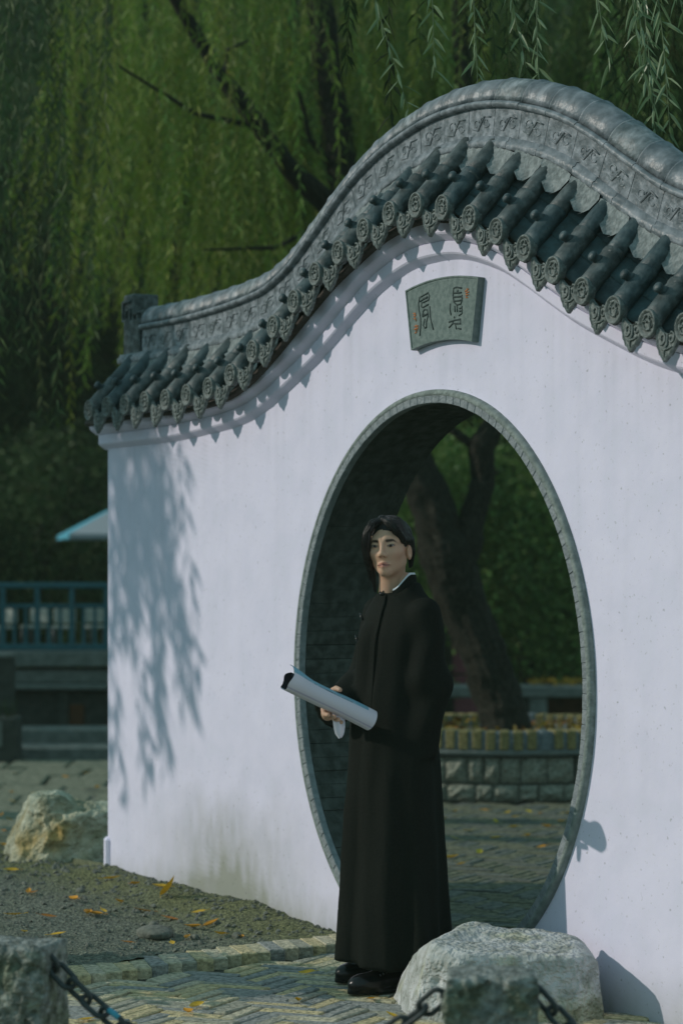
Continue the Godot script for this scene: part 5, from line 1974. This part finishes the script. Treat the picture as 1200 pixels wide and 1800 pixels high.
func build_trees() -> void:
	var strands := []
	for k in 5: strands.append(strand_mesh([2.2, 1.8, 2.5, 1.5, 2.0][k], 30 + k))
	# the leaning willow in the planter
	var o := TREE_C
	var t := thing("willow_tree", "leaning old willow with forked trunk in the round brick planter behind the gate", "tree", o)
	var limbs := [
		["trunk", [Vector3(-6.95, 0.36, -4.65), Vector3(-6.99, 0.60, -4.58), Vector3(-7.05, 0.95, -4.47), Vector3(-7.12, 1.35, -4.36), Vector3(-7.17, 1.66, -4.26), Vector3(-7.21, 1.92, -4.20)], [0.165, 0.150, 0.145, 0.155, 0.17, 0.11], 14],
		["limb", [Vector3(-7.16, 1.60, -4.27), Vector3(-7.23, 2.05, -4.16), Vector3(-7.35, 2.36, -4.10), Vector3(-7.55, 3.1, -4.0), Vector3(-7.86, 4.28, -3.83), Vector3(-7.91, 5.07, -3.73), Vector3(-7.98, 6.2, -3.6)], [0.15, 0.13, 0.12, 0.12, 0.11, 0.095, 0.06], 10],
		["limb", [Vector3(-7.13, 1.50, -4.33), Vector3(-7.08, 1.78, -4.42), Vector3(-7.05, 2.12, -4.49), Vector3(-7.05, 2.34, -4.48), Vector3(-7.0, 2.6, -4.6), Vector3(-7.1, 3.6, -4.55), Vector3(-7.28, 4.84, -4.48), Vector3(-7.31, 5.8, -4.43)], [0.13, 0.085, 0.075, 0.085, 0.06, 0.07, 0.06, 0.04], 9],
		["limb", [Vector3(-7.70, 3.6, -3.9), Vector3(-7.66, 3.93, -3.70), Vector3(-7.5, 4.23, -3.23), Vector3(-7.35, 4.52, -2.87), Vector3(-7.36, 4.77, -2.65), Vector3(-7.32, 5.25, -2.3), Vector3(-7.3, 5.9, -1.9)], [0.095, 0.082, 0.062, 0.054, 0.048, 0.04, 0.025], 8],
		["branch", [Vector3(-7.86, 4.25, -3.83), Vector3(-7.7, 4.45, -3.5), Vector3(-7.6, 4.8, -3.35)], [0.03, 0.022, 0.012], 6],
		["branch", [Vector3(-7.4, 4.45, -2.95), Vector3(-7.4, 4.5, -2.5), Vector3(-7.3, 4.75, -1.9)], [0.022, 0.016, 0.008], 6],
		["branch", [Vector3(-7.6, 3.9, -3.6), Vector3(-7.6, 3.68, -3.2), Vector3(-7.5, 3.62, -2.6)], [0.022, 0.016, 0.006], 6],
		["branch", [Vector3(-7.05, 2.3, -4.48), Vector3(-7.12, 2.45, -4.3), Vector3(-7.2, 2.75, -4.15)], [0.035, 0.03, 0.02], 6],
		["branch", [Vector3(-7.36, 4.7, -2.7), Vector3(-7.45, 4.95, -2.75), Vector3(-7.5, 5.05, -2.95)], [0.018, 0.014, 0.008], 6]]
	for l in limbs:
		var st := start()
		var pts := []
		var rad: Array = l[2]
		var dense := []
		var rr := []
		for k in l[1].size() - 1:
			for j in 9:
				var q := j / 9.0
				var p: Vector3 = l[1][k].lerp(l[1][k + 1], q) - o
				p += Vector3(noise.get_noise_3d(p.x * 3.0, p.y * 2.0, 1.0), 0, noise.get_noise_3d(p.x * 3.0, p.y * 2.0, 8.0)) * rad[k] * 0.35
				dense.append(p)
				rr.append(lerpf(rad[k], rad[k + 1], q) * (1.0 + 0.10 * noise.get_noise_3d(p.y * 5.0, k, 3.0)))
		dense.append(l[1][-1] - o)
		rr.append(rad[-1])
		tube(st, dense, rr, l[3] * 3 if rad[0] > 0.08 else l[3], true, 0.22 if rad[0] > 0.08 else 0.0)
		put(l[0], done(st), M.bark, t)
	var spots := []
	while spots.size() < 1900:
		var lat := rng.randf_range(-1.95, 3.5)
		var dep := rng.randf_range(18.9, 22.8) if rng.randf() < 0.93 else rng.randf_range(16.8, 18.6)
		var top := rng.randf_range(3.4, 7.6)
		# drapes: gather the strands in vertical curtains with gaps between
		var c := noise.get_noise_2d(lat * 1.4, dep * 0.35)
		if c < 0.02 + rng.randf_range(-0.16, 0.1): continue
		if lat < -1.45 and rng.randf() < 0.55: continue
		var low := top - 2.3
		if low < 2.75: top = 2.75 + 2.3 + rng.randf_range(0.0, 0.6)
		if lat > 0.75 and lat < 1.9 and dep < 20.0 and rng.randf() < 0.3: continue
		spots.append(Transform3D(Basis(AHEAD, rng.randf_range(-0.28, 0.28)) * Basis(Vector3.UP, rng.randf() * TAU).scaled(Vector3.ONE * rng.randf_range(0.7, 1.1)), loc(lat, top, dep) - o))
	spots.sort_custom(func(a, b): return (a.origin + o).dot(ASIDE) + sin(a.origin.y * 37.0) * 1.2 < (b.origin + o).dot(ASIDE) + sin(b.origin.y * 37.0) * 1.2)  # left strands get brighter leaves, right ones darker: sunlight and shade put into colour
	hang(t, "hanging_foliage", strands, M.leaf1, spots.slice(0, 600))
	hang(t, "hanging_foliage", strands, M.leaf0, spots.slice(600, 1300))
	hang(t, "hanging_foliage", strands, M.leaf2, spots.slice(1300, 1600))
	hang(t, "hanging_foliage", strands, M.leaf_dark, spots.slice(1600))

	# willow at the left edge, nearer and in shade
	t = thing("willow_tree", "willow whose drooping strands fill the left edge of the picture", "tree", loc(-4.6, 0, 17.0))
	var st2 := start()
	tube(st2, [Vector3(0, -0.1, 0), Vector3(0.2, 1.6, 0.1), Vector3(0.1, 3.2, 0.3), loc(-3.3, 5.6, 16.6) - t.position], [0.26, 0.2, 0.17, 0.08], 12)
	put("trunk", done(st2), M.bark, t)
	st2 = start()
	tube(st2, [loc(-3.7, 4.6, 16.7) - t.position, loc(-2.4, 5.9, 16.2) - t.position, loc(-1.5, 6.3, 15.6) - t.position], [0.09, 0.06, 0.02], 8)
	put("limb", done(st2), M.bark, t)
	spots = []
	for k in 48:
		var lat := rng.randf_range(-3.0, -1.30)
		var dep := rng.randf_range(14.6, 17.5)
		if lat > -1.55 and rng.randf() < 0.5: continue
		spots.append(Transform3D(Basis(Vector3.UP, rng.randf() * TAU).scaled(Vector3.ONE * rng.randf_range(0.85, 1.15)), loc(lat, rng.randf_range(3.9, 6.2), dep) - t.position))
	hang(t, "hanging_foliage", strands, M.leaf2, spots)

	# willow on the right whose tips hang before the ridge
	t = thing("willow_tree", "willow whose pale leafy tips hang over the right end of the ridge", "tree", Vector3(4.4, 0, -2.6))
	st2 = start()
	tube(st2, [Vector3(0, -0.1, 0), Vector3(-0.2, 1.8, 0.1), Vector3(-0.5, 3.4, 0.3), Vector3(-1.7, 4.9, 0.9), Vector3(-3.0, 5.3, 1.3)], [0.24, 0.19, 0.16, 0.09, 0.03], 12)
	put("trunk", done(st2), M.bark, t)
	var near := []
	for k in 4: near.append(strand_mesh(1.35, 70 + k, 0.088, 0.0062, 0.024, true))
	# pixel columns (in the photograph) where a tip ends, and how low
	for q in [[1.19, 3.12, 9.9, 0], [1.13, 3.02, 9.7, 1], [1.02, 3.22, 10.0, 2], [0.97, 3.10, 10.3, 3], [1.24, 3.28, 10.4, 1], [0.62, 3.32, 10.6, 2], [0.43, 3.42, 10.4, 3], [0.24, 3.36, 11.2, 1], [0.80, 3.44, 10.5, 0], [1.10, 3.30, 9.9, 3], [1.26, 3.0, 9.8, 2]]:
		var b := put("hanging_branch", near[q[3]], M.leaf_pale, t, Transform3D(Basis(AHEAD, -0.16 + rng.randf_range(-0.08, 0.08)) * Basis(Vector3.UP, rng.randf() * TAU), loc(q[0] - 0.2, q[1] + 1.33, q[2]) - t.position))
	spots = []
	for k in 130:
		spots.append(Transform3D(Basis(Vector3.UP, rng.randf() * TAU).scaled(Vector3.ONE * rng.randf_range(0.85, 1.1)), loc(rng.randf_range(0.15, 2.6), rng.randf_range(5.2, 7.0), rng.randf_range(11.5, 14.0)) - t.position))
	hang(t, "hanging_foliage", strands, M.leaf_dark, spots)

	# willow left of the view: it dapples the end of the wall
	t = thing("willow_tree", "willow to the left of the view, dappling the wall's end with shade", "tree", Vector3(-10.4, 0, 6.4))
	st2 = start()
	tube(st2, [Vector3(0, -0.1, 0), Vector3(0.2, 2.2, -0.2), Vector3(0.8, 4.4, -0.8), Vector3(2.6, 6.4, -1.6), Vector3(4.4, 7.4, -1.6)], [0.26, 0.2, 0.16, 0.09, 0.03], 12)
	put("trunk", done(st2), M.bark, t)
	spots = []
	var shade := [strand_mesh(1.9, 91, 0.16, 0.030, 0.050), strand_mesh(1.5, 92, 0.16, 0.030, 0.050), strand_mesh(1.2, 93, 0.17, 0.030, 0.046)]
	for k in 40:
		var s := rng.randf_range(4.8, 6.8)
		var u := pow(rng.randf(), 1.6)
		var xw := lerpf(-3.25, -2.58, u)
		var low := rng.randf_range(0.35, 1.7) + 0.25 * u
		if k < 5: xw = rng.randf_range(-2.72, -2.38)
		if k < 5: low = rng.randf_range(0.55, 1.0)
		var ln: float = [1.9, 1.5, 1.2][k % 3]
		spots.append(Transform3D(Basis(Vector3.BACK, rng.randf_range(0.05, 0.30)) * Basis(Vector3.UP, rng.randf() * TAU), Vector3(xw - 0.62 * s, low + 0.6 * s + ln, s) - t.position))
	hang(t, "hanging_foliage", shade, M.leaf2, spots)

	leafy_tree("shrub", "low shrub added out of view to shade the brick path", Vector3(-0.80, 0, 2.10), 0.9, Vector3(0, 0.70, 0), Vector3(0.24, 0.10, 0.22), 50, M.leaf2, "", "shrub")  # unseen shrub, placed and shaped for its shade on the bricks
	leafy_tree("broadleaf_tree", "large dense tree added out of view to shade the terrace", Vector3(-17.6, 0, 2.4), 7.0, Vector3(0, 4.0, 0), Vector3(3.0, 3.6, 3.0), 900, M.leaf_dark)  # unseen tree put in to keep the terrace dark
	# trees and shrubs that close the view
	var far := [[-5.0, 36.0, 9.0, 2.8, 0], [-2.3, 36.5, 10.0, 3.0, 1], [0.4, 31.0, 9.0, 2.8, 0], [2.9, 29.5, 8.5, 2.6, 1], [5.2, 32.0, 9.0, 3.0, 0], [-5.5, 36.5, 11.0, 3.4, 1], [-0.8, 37.0, 11.5, 3.4, 0], [3.6, 36.5, 11.0, 3.4, 1]]
	var names := ["tall dark tree at the far left behind the terrace", "bushy green tree beyond the wall's left end", "dense dark tree behind the leaning willow", "broad green tree right of the leaning willow in the background", "dark tree at the far right of the background", "highest tree at the far left edge of the slope", "tall tree in the middle of the slope behind all others", "tall tree at the right of the slope behind all others"]
	for k in far.size():
		var q: Array = far[k]
		leafy_tree("broadleaf_tree", names[k], loc(q[0], 0, q[1]), q[2], Vector3(0, q[2] * 0.56, 0), Vector3(q[3], q[2] * 0.46, q[3]), 1000, M.leaf_dark if q[4] == 0 else M.leaf2, "trees closing the view")
	var low := [[1.0, 27.0, 3.7], [1.85, 27.6, 3.3], [2.5, 28.0, 2.6], [0.4, 28.4, 2.0], [-3.6, 33.2, 3.3], [-2.5, 33.8, 3.5], [-3.9, 27.6, 2.4], [3.2, 28.2, 2.2]]
	var sn := ["round shrub just right of the willow trunk seen through the gate", "green shrub filling the middle of the gate's view", "shrub at the right edge of the gate's view", "shrub hidden mostly by the wall behind the willow", "dark shrub behind the teal railing at the left", "dark shrub between the parasol and the railing", "dark shrub at the far left behind the railing", "shrub right of the gate's view behind the wall"]
	for k in low.size():
		var q: Array = low[k]
		leafy_tree("shrub", sn[k], loc(q[0], 0, q[1]), q[2], Vector3(0, q[2] * 0.5, 0), Vector3(0.9, q[2] * 0.5, 0.9), 420, M.leaf_dark if k > 5 else (M.leaf2 if k > 3 else M.leaf0), "shrubs in the background", "shrub", 0.05)
	scatter_stuff("undergrowth", clump_mesh(77, 40, 0.6, 0.16), M.leaf_dark, 2600, func():
		var lat := rng.randf_range(-14.0, 14.0)
		var dep := rng.randf_range(36.5, 56.0)
		var j := (dep - 37.0) / 29.0
		return Transform3D(Basis.from_euler(Vector3(rng.randf() * TAU, rng.randf() * TAU, 0)).scaled(Vector3.ONE * rng.randf_range(0.9, 1.9)), loc(lat, 19.0 * smoothstep(0.0, 1.0, j) + 0.4 + rng.randf() * 0.6, dep)), self, func():
		var g := rng.randf_range(0.6, 1.3)
		return Color(g, g, g * 0.9))


# ---------------------------------------------------------------- fallen leaves
func leaf_shape(sd: int) -> ArrayMesh:
	var r := RandomNumberGenerator.new()
	r.seed = sd
	var st := start()
	st.set_smooth_group(0)
	var rows := []
	var curl := r.randf_range(0.3, 1.0)
	for k in 6:
		var q := k / 5.0
		var w := 0.017 * sin(PI * pow(q, 0.8)) + 0.0008
		var y := 0.006 + curl * 0.05 * (q - 0.4) * (q - 0.4)
		rows.append([Vector3(-w, y + w * curl * 0.9, q * 0.085 - 0.04), Vector3(0, y, q * 0.085 - 0.04), Vector3(w, y + w * curl * 0.6, q * 0.085 - 0.04)])
	skin(st, rows, false, true)
	tube(st, [Vector3(0, 0.012, -0.062), Vector3(0, 0.009, -0.04)], [0.0012], 4, false)
	return done(st)


func build_leaves() -> void:
	var shapes := []
	for k in 5: shapes.append(leaf_shape(40 + k))
	var mats := []
	for c in [Color(1, 1, 1), Color(0.95, 0.68, 0.6), Color(0.62, 0.36, 0.45), Color(0.8, 1.0, 0.8)]:
		var m: StandardMaterial3D = M.fallen.duplicate()
		m.albedo_color = Color(0.60 * c.r, 0.38 * c.g, 0.03 * c.b).linear_to_srgb()
		mats.append(m)
	var big := put("fallen_leaf", shapes[1], mats[0], self, Transform3D(Basis.from_euler(Vector3(-0.75, 2.0, 0.3)).scaled(Vector3.ONE * 1.5), Vector3(-1.98, 0.09, 0.18)))
	tag(big, "large yellow leaf standing on edge in the soil against the white wall", "leaf")
	var lay := func(list: Array, label: String, group: String, mk: Array) -> void:
		for k in list.size():
			var q: Array = list[k]
			var o := put("fallen_leaf", shapes[k % 5], mats[mk[k % mk.size()]], self, Transform3D(Basis.from_euler(Vector3(rng.randf_range(-0.25, 0.25), rng.randf() * TAU, rng.randf_range(-0.3, 0.3))).scaled(Vector3.ONE * rng.randf_range(0.65, 1.05)), Vector3(q[0], q[2] if q.size() > 2 else 0.0, q[1])))
			tag(o, label % ["yellow", "orange", "brown", "yellow-green"][mk[k % mk.size()]], "leaf", group)
	var soil := []
	for q in SOIL_LEAVES: soil.append([q[0], q[1], soil_h(q[0], q[1]) + 0.004])
	lay.call(soil, "%s leaf fallen on the soil by the white wall", "leaves fallen on the soil", [0, 1, 2, 1, 0])
	lay.call(PATH_LEAVES, "%s leaf fallen on the brick path in front of the wall", "leaves fallen on the brick path", [0, 1, 0])
	lay.call(GATE_LEAVES, "%s leaf fallen on the paving behind the moon gate", "leaves fallen behind the gate", [0, 3, 1, 0])
	lay.call(FLAG_LEAVES, "%s leaf fallen on the flagstones past the wall's end", "leaves fallen on the flagstones", [0, 1])

const SOIL_LEAVES := [[-2.17, 0.14], [-1.80, 0.62], [-1.81, 0.83], [-1.80, 0.65], [-1.82, 0.57], [-1.22, 0.63], [-1.26, 0.41], [-1.02, 0.81], [-2.65, 0.58], [-1.95, 0.93], [-2.68, 0.16], [-2.46, 0.14], [-2.60, 0.58], [-1.06, 0.53], [-0.86, 0.69], [-1.00, 0.41], [-0.93, 0.36], [-1.83, 0.38], [-2.16, 0.56], [-1.54, 0.25], [-3.34, 0.39], [-4.34, 0.02], [-5.21, -0.30], [-6.19, -0.67], [-7.08, -1.08], [-5.83, -0.57], [-2.57, -0.03], [-1.60, 0.36], [-1.26, 0.33], [-1.31, 0.99], [-1.38, 1.11], [-2.06, 0.39]]
const PATH_LEAVES := [[0.51, 1.23], [0.61, 1.31], [0.59, 1.67], [0.57, 0.87], [0.64, 0.62], [1.00, 0.74], [-0.51, 0.75], [-0.58, 0.15], [-0.33, 1.12], [-0.01, 0.53]]
const GATE_LEAVES := [[-5.39, -3.66], [-5.40, -3.82], [-5.63, -3.64], [-5.61, -3.42], [-5.14, -3.56], [-4.94, -3.30], [-5.23, -3.80], [-5.21, -4.00], [-3.26, -2.00], [-3.44, -2.28], [-3.53, -2.73], [-5.24, -3.13], [-4.56, -2.87], [-4.58, -3.20], [-4.75, -3.64], [-4.11, -3.00], [-4.05, -2.76], [-4.16, -2.56], [-4.49, -3.37], [-3.00, -1.91]]
const FLAG_LEAVES := [[-9.63, -2.17], [-9.34, -2.38], [-10.25, -2.58], [-8.25, -1.54], [-9.68, -2.68], [-8.42, -2.23], [-8.04, -1.62], [-9.82, -2.18], [-10.53, -2.95]]
